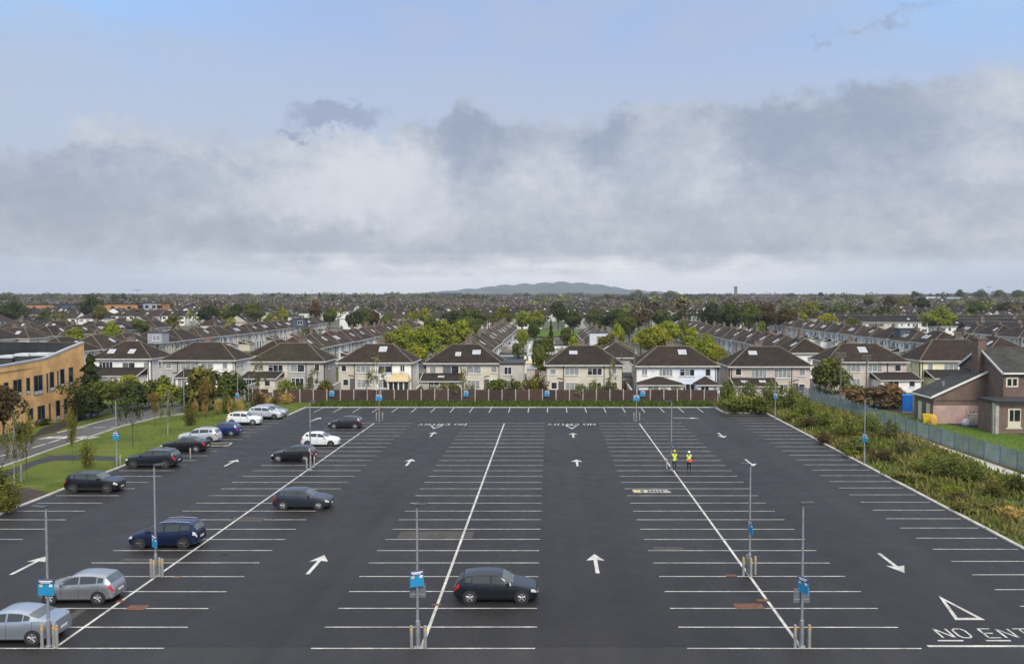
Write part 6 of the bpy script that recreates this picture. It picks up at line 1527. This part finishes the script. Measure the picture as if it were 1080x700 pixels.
# cars seen small in the streets behind
for (x, y, c, lab) in [(-27.5, 196, BLUE, 'dark blue car parked in the street by the big tree clump'), (-26.8, 214, SILVER, 'silver car parked in the street behind the dark blue one'), (38, 232, GREYD, 'dark car parked in front of the white terrace'), (26, 205, SILVW, 'pale car parked in the street under the yellow trees')]:
    o = car(lab, 'hatch', 4.1, 1.75, 1.48, c, 580, 500, 1, group='cars in the side streets'); o.location = (x, y, tz(y) + .03); o.rotation_euler = (0, 0, 1.57)

# ------------------------------------------------------------------ lamp posts, bollards, signs
def lamp(label, px, py, H=6.2, arm=0, two=False, sleeve=True):
    g = G(px, py); t = thing('lamp_post', label, 'lamp post', (g.x, g.y, .02), 0, 'lamp posts in the car park')
    b = MB(); b.tube([(0, 0, 0), (0, 0, 1.2), (0, 0, 1.22), (0, 0, H)], [.09, .088, .062, .045], 12); b.build('pole', M['galv'], t, smooth=40)
    b = MB(); b.tube([(0, 0, 0), (0, 0, .03)], .17, 12); b.build('base_plate', M['galv'], t)
    s = arm if arm else 1
    b = MB(); b.tube([(0, 0, H - .08), (s * .05, 0, H + .0), (s * .14, 0, H + .03)], .035, 8); b.build('arm', M['lamp_head'], t)
    for q in (s,):
        b = MB(); Mx = Matrix.Translation((q * (.0 if two else .12), 0, H + .05)) @ Matrix.Rotation(-q * (.04 if two else .10), 4, 'Y')
        b.box(-.12 if q > 0 else -.48, -.15, -.035, .48 if q > 0 else .12, .15, .045, 0, Mx); b.box(-.05 if q > 0 else -.42, -.11, -.05, .42 if q > 0 else .05, .11, -.036, 1, Mx)
        b.build('luminaire', [M['lamp_head'], M['sign_white']], t)
    return t
def parking_sign(label, px, py, zc, w=.62, h=.72, yaw=0, back=False, off=(0, -.11), tilt=True, Y=None):
    """blue information sign fixed to a post: navy header, blue field with two small pictures"""
    g = G(px, py) if Y is None else AT(px, py, Y); rz = math.radians(yaw)
    x, y = g.x + off[0], g.y + off[1]
    t = thing('parking_sign', label, 'sign', (x, y, zc), rz, 'blue parking signs')
    b = MB(); b.box(-w / 2, -.015, -h / 2, w / 2, .015, h / 2 - .2); b.build('panel', M['sign_blue'], t)
    b = MB(); b.box(-w / 2 - .02, -.025, h / 2 - .197, w / 2 + .02, .02, h / 2); b.build('header', M['sign_navy'], t)
    b = MB(); b.box(-w * .42, -.030, h / 2 - .11, w * .42, -.0255, h / 2 - .05); b.box(-w * .32, -.030, h / 2 - .165, w * .3, -.0255, h / 2 - .13); b.build('header_strip', M['sign_white'], t)
    for s2, mm in ((-1, 'sign_orange'), (1, 'sign_white')):
        b = MB(); b.box(s2 * w * .30 - .07, -.022, h * .03, s2 * w * .30 + .07, -.0155, h * .19); b.build('pictogram', M[mm], t)
    b = MB(); b.box(-.07, .0155, -.1, .07, .08, -.04); b.box(-.07, .0155, .12, .07, .08, .18); b.build('bracket', M['galv'], t)
    return t
BOL = MB(); BOL.tube([(0, 0, 0), (0, 0, .92), (0, 0, .98), (0, 0, 1.0)], [.075, .075, .06, .02], 12); BOLME = BOL.mesh('bollard_tube', [M['bollard']], 40)
BAND = MB(); BAND.tube([(0, 0, .80), (0, 0, .89)], .078, 12, 0, False); BANDME = BAND.mesh('reflective_band', [M['amber']], 40)
def bollards(label, group, pts, H=1.05):
    for (px, py) in pts:
        g = G(px, py); t = thing('bollard', label, 'bollard', (g.x, g.y, .02), 0, group); t.scale = (1, 1, H)
        link('tube', BOLME, t); link('reflective_band', BANDME, t)
def lamp_set(n, px, py, where, arm, sign=None, two=False, bol=(), H=6.2, back=None):
    lamp('grey steel lamp post ' + where, px, py, H, arm, two)
    if sign: parking_sign('blue sign on lamp post ' + where, px, py, sign[0], yaw=sign[1], w=sign[2] if len(sign) > 2 else .62)
    if back:
        g = G(px, py); t = thing('sign_board', 'grey back of a sign on the lamp post ' + where, 'sign', (g.x, g.y + .1, back), 0)
        b = MB(); b.box(-.36, -.012, -.32, .36, .012, .32); b.build('panel', M['sign_back'], t); b = MB()
        for z in (-.2, .15): b.box(-.34, -.03, z, .34, -.0125, z + .05)
        b.build('rail', M['galv'], t)
    if bol: bollards('amber banded bollard by lamp post ' + where, 'bollards round the lamp post ' + where, bol)
lamp_set(1, 51.5, 681.5, 'nearest the left edge, beside the silver saloon', -1, (2.72, 0, .72), False, [(44.5, 683), (57, 682), (60, 683.5)])
lamp_set(2, 164.5, 607, 'in front of the dark blue people carrier', 1, (1.98, -42), False, [(159.5, 609), (162.3, 610.2), (168.3, 607.3), (171.3, 608.5)])
lamp_set(3, 440.5, 682.5, 'left of the nearest black hatchback', 1, (3.15, 24), True, [(434, 684), (441.5, 679), (448.5, 684)], H=6.35, back=2.55)
lamp_set(4, 845.5, 682, 'nearest on the right side', 1, (2.85, -62), True, [(838.5, 683), (844.5, 680), (853.5, 683)], H=6.4, back=2.3)
lamp_set(5, 790.5, 606, 'beyond the nearest right lamp post', -1, (2.75, -75, .5), False, [(784, 606.8), (788, 604), (792, 608), (796.5, 605.8)])
lamp_set(6, 708, 495.5, 'beside the two workers', -1, (2.25, -86, .4), False, [(703, 495)])
lamp_set(7, 327.6, 495.5, 'in front of the black hatchback, middle left', 1, (3.6, -85, .45), False, [(323.5, 495), (331.5, 493)])
lamp_set(8, 123.2, 492, 'on the verge by the black crossovers', 1, (2.9, -10), False, [(127, 491)])
lamp_set(9, 911.5, 490.5, 'behind the right kerb in the scrub', 1, (2.6, -45, .5), False, [])
lamp_set(10, 817.5, 441.5, 'at the far right corner of the kerb', 1, (3.0, -30, .5), False, [])
lamp_set(11, 400, 444.3, 'at the far end of the left centre bays', 1, (3.1, 0, .85), False, [(397, 443.5), (403.5, 443.2)])
lamp_set(12, 671, 444, 'at the far end of the right centre bays', -1, (3.0, 0, .85), False, [(668.5, 443.8), (674.5, 443.4)])
lamp_set(13, 250.8, 434, 'among the golden grasses', 1, (2.3, -20, .6), False, [])
lamp_set(14, 194.3, 437, 'by the end of the side road', 1, None, False, [])
lamp_set(15, 262.5, 430, 'behind the golden grasses, paler than its neighbour', 1, None, False, [], H=4.6)
bollards('single steel bollard with amber band on the small traffic island', None, [(200.8, 483.6)])
bollards('steel bollard standing alone on the footpath bend', None, [(22.5, 508)], 1.5)
for px, w in ((350, 'left, above the dark grey hatchback'), (491.5, 'left of centre, below a cream house'), (577, 'at centre, below the cream house'), (678, 'right, beside the telegraph pole')):
    t = parking_sign('blue sign fixed on the brown fence, ' + w, px, 415, 0, .78, .88, 0, off=(0, -.02), Y=129.85); t.location.z = AT(px, 414.8, 129.85).z
# utility poles
def pole(label, px, ytop, Y, r=.12, arms=True, name='telegraph_pole', step=True):
    p = AT(px, ytop, Y); t = thing(name, label, 'pole', (p.x, Y, 0)); h = p.z
    b = MB(); b.tube([(0, 0, -.3), (0, 0, h)], [r, r * .7], 9); b.build('shaft', M['wood_pole'], t)
    if arms:
        for z in (h - .3, h - .75):
            b = MB(); b.box(-.75, -.06, z, .75, .06, z + .1); b.build('crossarm', M['wood_pole'], t)
            for x in (-.65, -.3, .3, .65):
                q = MB(); q.tube([(x, 0, z + .1), (x, 0, z + .26)], [.05, .035], 7); q.build('insulator', M['galv'], t)
        b = MB(); b.tube([(.2, -.1, h - 1.6), (.2, -.1, h - .95)], .16, 9); b.build('junction_box', M['galv'], t)
    return t
pole('tall telegraph pole with crossarms behind the brown fence', 669, 361, 136, .15)
pole('slim pole beside the chimney stack, left of the telegraph pole', 655.5, 370, 152, .09, False, 'utility_pole')
pole('telegraph pole beside the tall green bush', 887, 371, 130, .14)
pole('telegraph pole behind the reddish bush', 914, 374, 141, .12)
pole('slim street light pole in front of the white terrace', 777, 343, 190, .08, False, 'utility_pole')
# overhead wires of the telegraph pole
b = MB()
for (pa, pb) in [((669, 363, 136), (655, 372, 152)), ((669, 363, 136), (640, 392, 141)), ((669, 365, 136), (690, 392, 139)), ((887, 374, 130), (914, 377, 141)), ((914, 377, 141), (968, 392, 150))]:
    A, B2 = AT(*pa), AT(*pb); pts = [A.lerp(B2, i / 8) - Vector((0, 0, .35 * math.sin(math.pi * i / 8))) for i in range(9)]; b.tube(pts, .02, 4)
tag(b.build('overhead_wire', M['pipe']), 'thin dark telephone wires strung from the telegraph poles', 'wires')

# ------------------------------------------------------------------ back gardens behind the centre houses: sheds, low roofs, walls
r2 = random.Random(11)
def shed(label, x, y, w, d, h, wallc, roof, rz=0):
    t = thing('garden_shed', label, 'shed', (x, y, tz(y)), rz, 'sheds and low additions in the back gardens')
    b = MB(); b.box(-w / 2, -d / 2, -.3, w / 2, d / 2, h); b.build('wall', M['wall'], t, color=wallc)
    b = MB(); rr = h + .35; b.poly([(-w / 2 - .15, -d / 2 - .15, h), (w / 2 + .15, -d / 2 - .15, h), (w / 2 + .15, d / 2 + .15, rr), (-w / 2 - .15, d / 2 + .15, rr)]); b.poly([(-w / 2 - .15, -d / 2 - .15, h - .08), (w / 2 + .15, -d / 2 - .15, h - .08), (w / 2 + .15, -d / 2 - .15, h), (-w / 2 - .15, -d / 2 - .15, h)])
    for s2 in (-1, 1): b.poly([(s2 * (w / 2 + .15), -d / 2 - .15, h - .08), (s2 * (w / 2 + .15), d / 2 + .15, h - .08), (s2 * (w / 2 + .15), d / 2 + .15, rr), (s2 * (w / 2 + .15), -d / 2 - .15, h)])
    b.build('roof', M[roof], t); b = MB(); b.box(-.4, -d / 2 - .04, .05, .4, -d / 2 - .003, min(1.95, h - .2)); b.build('door', M['door'], t, color=(.16, .10, .06))
    return t
k2 = 0
for (x, y, w, d, h, wc, rf, lab) in [
    (-9.2, 176, 6, 3.4, 2.6, 'cream', 'zinc', 'cream flat extension with grey roof, nearest in the centre gardens'), (-9.0, 190, 6, 4, 2.6, 'pebble', 'membrane', 'pebbledashed extension with dark roof in the centre gardens'), (-8.6, 204, 6, 4, 2.7, 'white', 'membrane', 'white extension with dark roof in the centre gardens'),
    (-9, 219, 6, 5, 2.7, 'white', 'chimney', 'long white extension with brown roof in the centre gardens'), (-9, 236, 6, 5, 2.8, 'cream', 'zinc', 'cream extension with grey roof in the centre gardens'), (-8.5, 256, 6, 6, 2.8, 'white', 'zinc', 'far white extension in the centre gardens'),
    (-2.5, 168, 4, 3, 2.2, 'pebble', 'zinc', 'grey garden shed behind the flat roofed block'), (-3.5, 183, 3.5, 3, 2.1, 'yellow', 'awning', 'ochre timber shed in the centre gardens'), (-1.5, 197, 4, 3, 2.2, 'grey', 'zinc', 'grey shed with light roof in the centre gardens'),
    (-3, 211, 4.5, 3, 2.2, 'white', 'zinc', 'small white shed in the centre gardens'), (-1.2, 228, 5, 3, 2.3, 'grey', 'membrane', 'dark roofed shed in the centre gardens'), (3.4, 182, 4, 3.5, 2.4, 'pebble', 'zinc', 'pebbledashed shed against the right garden wall'),
    (4.0, 203, 4.5, 4, 2.4, 'white', 'zinc', 'white shed with grey roof against the right garden wall'), (4.2, 226, 5, 4, 2.4, 'cream', 'chimney', 'cream shed against the right garden wall'), (3.5, 250, 5, 4, 2.4, 'white', 'membrane', 'far shed against the right garden wall'),
    (12.6, 148, 3, 5, 2.5, 'grey', 'membrane', 'grey garage in the gap beside the telegraph pole'), (1.0, 160, 5, 3, 2.3, 'grey', 'zinc', 'long low roof behind the cream centre house')]:
    shed(lab, x, y, w, d, h, WALLC[wc], rf)
def gwall(label, x0, y0, x1, y1, h, m='concrete'):
    t = thing('garden_wall', label, 'wall', (x0, y0, 0)); L = math.hypot(x1 - x0, y1 - y0); t.rotation_euler = (0, 0, math.atan2(y1 - y0, x1 - x0))
    b = MB(); b.box(0, -.1, -.3, L, .1, h); b.build('wall', M[m], t); b = MB(); b.box(-.03, -.14, h + .003, L + .03, .14, h + .08); b.build('coping', M['kerb'], t)
gwall('long grey wall dividing the centre back gardens', -5.6, 160, -5.6, 300, 1.7)
gwall('grey wall on the right of the centre back gardens', 1.4, 165, 1.4, 300, 1.7)
for i, (px, lab) in enumerate([(258, 'grey wall between the two left hipped houses'), (348.5, 'grey wall left of the two tone house'), (441, 'grey wall left of the cream house'), (664, 'grey wall in the gap by the telegraph pole'), (763, 'grey wall between the white house and the pinkish house')]):
    x = (px - PX0) * 136 / FPX; gwall(lab, x, 131.5, x * 1.03, 146, 1.6)
t = thing('trellis_fence', 'white picket trellis in front of the cream house lean to', 'fence', (0, 0, 0))
b = MB()
for i in range(40):
    x = -18.6 + i * .16; b.box(x, 136.0, .2, x + .07, 136.04, 2.1)
b.box(-18.7, 136.045, .6, -12.1, 136.09, .68); b.box(-18.7, 136.045, 1.8, -12.1, 136.09, 1.88); b.build('slat_panel', M['gutter'], t)
for x in (-18.8, -15.4, -12.1):
    b = MB(); b.box(x - .05, 136.0, 0, x + .05, 136.1, 2.2); b.build('post', M['gutter'], t)

# ------------------------------------------------------------------ far buildings
def block(name, label, pxa, pxb, ytop, Y, d, m, storeys=0, win=True, zb=None, roofm='membrane', cat='building'):
    a, c = AT(pxa, ytop, Y), AT(pxb, ytop, Y); z0 = tz(Y) - 1; t = thing(name, label, cat, ((a.x + c.x) / 2, Y, z0)); w = c.x - a.x; h = a.z - z0
    b = MB(); b.box(-w / 2, 0, 0, w / 2, d, h); b.build('wall', M[m], t)
    b = MB(); b.box(-w / 2 - .3, -.3, h + .003, w / 2 + .3, d + .3, h + .5); b.build('roof', M[roofm], t)
    if win:
        n = max(2, int(w / 7))
        for s in range(storeys):
            for i in range(n):
                x = -w / 2 + w * (i + .5) / n; z = h - 3.0 * (s + 1) + .2; q = MB(); q.box(x - 1.0, -.08, z, x + 1.0, .05, z + 1.7); q.build('window', M['glass_dark'], t)
    return t
block('apartment_block', 'orange brick block behind the left trees, left part', 29, 57, 321.5, 520, 14, 'red_brick', 2)
block('apartment_block', 'dark clad block between the orange brick parts', 57.5, 80, 321, 519, 14, 'clad_dark', 3)
block('apartment_block', 'orange brick block right of the large dark tree', 110, 145, 321, 520, 14, 'red_brick', 2)
block('apartment_block', 'orange brick sliver beside the dark clad block', 80.2, 98, 321.5, 521, 14, 'red_brick', 2)
block('apartment_block', 'grey clad block at the right end of the orange bricks', 151, 166, 320, 518, 14, 'zinc', 3)
block('apartment_block', 'narrow orange brick bay at the right end of the brick row', 166.3, 170, 320, 517, 12, 'red_brick', 2)
block('apartment_block', 'narrow grey bay between the orange brick bays', 145.2, 150.8, 320, 521, 12, 'clad_dark', 2)
block('warehouse', 'long white industrial shed right of centre skyline', 736, 753, 318, 900, 30, 'clad_white', 1)
block('warehouse', 'white industrial shed behind the dark tree clump', 765, 803, 317.5, 900, 30, 'clad_white', 1)
block('warehouse', 'second white shed right of the dark tree clump', 815, 838, 317.8, 850, 30, 'clad_white', 1)
block('warehouse', 'pale long roof on the right skyline', 822, 845, 314, 1300, 40, 'clad_white', 0)
block('warehouse', 'white industrial unit with blue grey window band, right', 870, 882, 317, 820, 25, 'clad_white', 1)
block('warehouse', 'low white factory at the right skyline', 977, 1000, 312.5, 1100, 40, 'clad_white', 0)
block('warehouse', 'grey roofed factory at the right skyline', 1000, 1016, 313, 1102, 40, 'zinc', 0)
block('warehouse', 'green clad hall on the left skyline', 381, 392, 315, 1200, 40, 'clad_green', 0)
block('warehouse', 'white hall on the left of centre skyline', 408, 419, 316.5, 1000, 30, 'clad_white', 0)
block('warehouse', 'second white hall left of the centre hill', 436, 448, 316.5, 1000, 30, 'clad_white', 0)
block('warehouse', 'long grey blue shed joining the white halls', 419.3, 435.5, 317, 1003, 30, 'zinc', 0)
block('apartment_block', 'dark glassy office block in front of the hill', 463, 486, 309.2, 1600, 40, 'clad_dark', 4)
block('apartment_block', 'cream block below the dark office block', 461, 492, 313, 1550, 30, 'tan_brick', 1)
block('warehouse', 'small orange hall on the right skyline', 731, 736, 319.5, 905, 20, 'yellow_plastic', 0)
b = AT(776, 302, 1900); t = thing('water_tower', 'dark slender tower on the skyline right of the hill', 'tower', (b.x, 1900, tz(1900))); hh = b.z - tz(1900)
q = MB(); q.tube([(0, 0, -2), (0, 0, hh)], [3.6, 3.2], 12); q.build('shaft', M['chimney'], t); q = MB(); q.tube([(0, 0, hh - 5), (0, 0, hh)], 4.0, 12); q.build('cap', M['chimney'], t)
def mast(label, px, ytop, Y, cross=True, r=.4):
    p = AT(px, ytop, Y); t = thing('mast', label, 'mast', (p.x, Y, tz(Y))); h = p.z - tz(Y)
    q = MB(); q.tube([(0, 0, -1), (0, 0, h)], [r, r * .4], 6); q.build('shaft', M['galv'], t)
    if cross: q = MB(); q.box(-5, -.3, h - 1.5, 5, .3, h - .7); q.build('crossarm', M['galv'], t)
mast('thin lattice mast with crossarm on the left skyline', 144.5, 305, 1100); mast('floodlight mast on the left skyline', 114, 308.5, 900, True, .5); mast('plain thin mast right of the left skyline masts', 172.5, 308, 900, False); mast('small mast among the left skyline trees', 329, 305, 1400, False, .6); mast('thin mast at the right skyline', 1043, 302, 1500, True, .5)

# ------------------------------------------------------------------ people
M['skin'] = mat('skin', (.50, .30, .22), .6, .08, 8); M['hivis'] = mat('hi_vis_yellow', (.72, .85, .05), .7, .06, 6); M['navy_cloth'] = mat('navy_cloth', (.018, .025, .055), .9, .2, 8); M['black_cloth'] = mat('black_cloth', (.012, .012, .014), .9, .2, 8)
M['helmet_yellow'] = mat('yellow_helmet', (.82, .50, .015), .35, .04, 5); M['helmet_white'] = mat('white_helmet', (.78, .78, .77), .35, .04, 5); M['red_cloth'] = mat('red_folder', (.75, .07, .04), .6, .08, 6); M['silver_tape'] = mat('silver_tape', (.6, .62, .62), .4, .05, 6); M['hair'] = mat('brown_hair', (.04, .025, .016), .8, .2, 10)
def person(label, px, py, top, trousers, helmet, hand_r, hand_l, elbow_r, elbow_l, yaw, vest_red=False):
    g = G(px, py); t = thing('person', label, 'person', (g.x, g.y, .026), math.radians(yaw))
    V, E, Rr = [], [], []
    def add(p, r, par=None):
        V.append(Vector(p)); Rr.append(r if isinstance(r, tuple) else (r, r))
        if par is not None: E.append((par, len(V) - 1))
        return len(V) - 1
    pel = add((0, 0, .96), (.155, .11)); ab = add((0, -.005, 1.12), (.150, .105), pel); ch = add((0, .0, 1.33), (.175, .12), ab); ub = add((0, .01, 1.45), (.12, .085), ch); nk = add((0, .0, 1.53), .056, ub); hd = add((0, -.02, 1.62), (.078, .092), nk); hd2 = add((0, -.015, 1.72), (.070, .085), hd)
    add((0, -.118, 1.625), .014, hd)
    for s2, el_, ha in ((-1, elbow_r, hand_r), (1, elbow_l, hand_l)):
        hip = add((s2 * .095, 0, .88), .092, pel); kn = add((s2 * .11, -.015, .49), .062, hip); an = add((s2 * .12, .02, .10), .043, kn); add((s2 * .13, -.13, .045), .040, an)
        sh = add((s2 * .19, .01, 1.42), .068, ub); eb = add(el_, .046, sh); wr = add(ha, .032, eb)
        d = (Vector(ha) - Vector(el_)).normalized(); pa = add(Vector(ha) + d * .075, (.038, .022), wr); side = d.cross(Vector((0, 0, 1)) if abs(d.z) < .9 else Vector((0, 1, 0))).normalized()
        for i, f in enumerate((-.030, -.010, .010, .030)):
            a1 = add(Vector(ha) + d * .125 + side * f, .0095, pa); add(Vector(ha) + d * (.155 + .012 * (i in (1, 2))) + side * f + Vector((0, 0, -.018)), .008, a1)
        add(Vector(ha) + d * .06 + side * .055, .011, wr)
    me = bpy.data.meshes.new('figure'); me.from_pydata([tuple(v) for v in V], E, []); o = bpy.data.objects.new('figure', me); COL.objects.link(o)
    sk = o.modifiers.new('skin', 'SKIN'); sk.use_smooth_shade = True
    for i, r in enumerate(Rr): me.skin_vertices[0].data[i].radius = r; me.skin_vertices[0].data[i].use_root = (i == 0)
    sb = o.modifiers.new('sub', 'SUBSURF'); sb.levels = 1; sb.render_levels = 1
    bpy.context.view_layer.update()
    dg = bpy.context.evaluated_depsgraph_get(); fm = bpy.data.meshes.new_from_object(o.evaluated_get(dg)); bpy.data.objects.remove(o)
    fm.materials.clear()
    for mm in (M['black_cloth'], M[trousers], M['skin'], M['trim']): fm.materials.append(mm)
    hands = [Vector(hand_r), Vector(hand_l)]
    for p in fm.polygons:
        c = p.center; k3 = 0
        if c.z < .93: k3 = 1
        if c.z < .085: k3 = 3
        if c.z > 1.50 and abs(c.x) < .12: k3 = 2
        if any((c - h2).length < .2 and (c - Vector(e2)).length > (h2 - Vector(e2)).length * .98 for h2, e2 in zip(hands, (elbow_r, elbow_l))): k3 = 2
        p.material_index = k3
    link('body', fm, t)
    vest = MB()
    fm.update()
    for p in fm.polygons:
        c = p.center
        if .92 < c.z < 1.50 and abs(c.x) < .215 and abs(c.y) < .17 and not (c.z > 1.40 and c.y < -.02 and abs(c.x) < .05):
            pts = [fm.vertices[i].co + fm.vertices[i].normal * .016 for i in p.vertices]
            tape = abs(c.z - 1.13) < .035 or (abs(abs(c.x) - .11) < .03 and c.z > 1.15)
            vest.poly(pts, 1 if tape else 0)
    vest.build('vest', [M['hivis'], M['silver_tape']], t)
    h = MB(); n = 16
    rows = [[((.112 * math.cos(a) * math.cos(TAU * i / n)), .130 * math.cos(a) * math.sin(TAU * i / n) - .015, 1.735 + .125 * math.sin(a)) for i in range(n)] for a in (0, .4, .8, 1.2, 1.5)]
    for j in range(4):
        for i in range(n): h.poly([rows[j][i], rows[j][(i + 1) % n], rows[j + 1][(i + 1) % n], rows[j + 1][i]])
    h.poly(rows[-1])
    for i in range(n):
        a, c = TAU * i / n, TAU * (i + 1) / n; f = lambda q: 1.22 if math.sin(q) < -.2 else 1.07
        h.poly([(.112 * math.cos(a), .13 * math.sin(a) - .015, 1.737), (.112 * math.cos(c), .13 * math.sin(c) - .015, 1.737), (.112 * f(c) * math.cos(c), .13 * f(c) * math.sin(c) - .015, 1.725), (.112 * f(a) * math.cos(a), .13 * f(a) * math.sin(a) - .015, 1.725)])
    h.build('helmet', M[helmet], t, smooth=45)
    b = MB()
    for i in range(-4, 5):
        a = math.pi / 2 + i * .33; c = a + .33; b.poly([(.086 * math.cos(a), .10 * math.sin(a) - .012, 1.735), (.086 * math.cos(c), .10 * math.sin(c) - .012, 1.735), (.084 * math.cos(c), .094 * math.sin(c) - .012, 1.63), (.084 * math.cos(a), .094 * math.sin(a) - .012, 1.63)])
    b.build('hair', M['hair'], t)
    for s2 in (-1, 1):
        b = MB(); b.tube([(s2 * .031, -.104, 1.655), (s2 * .031, -.112, 1.655)], .011, 8); b.build('eye', M['trim'], t)
    b = MB(); b.box(-.024, -.112, 1.575, .024, -.098, 1.583); b.build('mouth', M['tail'], t)
    return t
person('person in yellow helmet and yellow vest with navy trousers, standing by the lamp post', 711.2, 496, 474, 'navy_cloth', 'helmet_yellow', (-.12, -.30, 1.20), (.17, -.26, 1.12), (-.30, -.02, 1.14), (.31, -.03, 1.13), 12)
person('person in white helmet and yellow vest with black trousers, holding a red folder', 726.6, 497, 475, 'black_cloth', 'helmet_white', (-.10, -.24, 1.00), (.16, -.24, .98), (-.30, .0, 1.12), (.31, .0, 1.12), -6)
g = G(726.6, 497)
t = thing('folder', 'bright red folder held at the waist by the worker in the white helmet', 'folder', (g.x + .02, g.y - .30, .93), math.radians(-6))
b = MB(); b.box(-.21, -.018, 0, .21, .018, .25); b.build('cover', M['red_cloth'], t); b = MB(); b.box(-.195, -.010, .252, .195, .010, .258); b.build('paper', M['sign_white'], t)

# ------------------------------------------------------------------ air
b = MB(); b.box(-8900, -70, -5, 8900, 9100, 190)
hz = bpy.data.materials.new('thin_haze'); hz.use_nodes = True; hn = hz.node_tree; hn.nodes.clear()
ho = hn.nodes.new('ShaderNodeOutputMaterial'); hv = hn.nodes.new('ShaderNodeVolumePrincipled'); hv.inputs['Color'].default_value = (.74, .83, .98, 1); hv.inputs['Density'].default_value = .00010; hv.inputs['Anisotropy'].default_value = .2
hn.links.new(hv.outputs[0], ho.inputs['Volume'])
tag(b.build('haze', hz), 'thin pale air over the suburb', 'haze', kind='stuff')
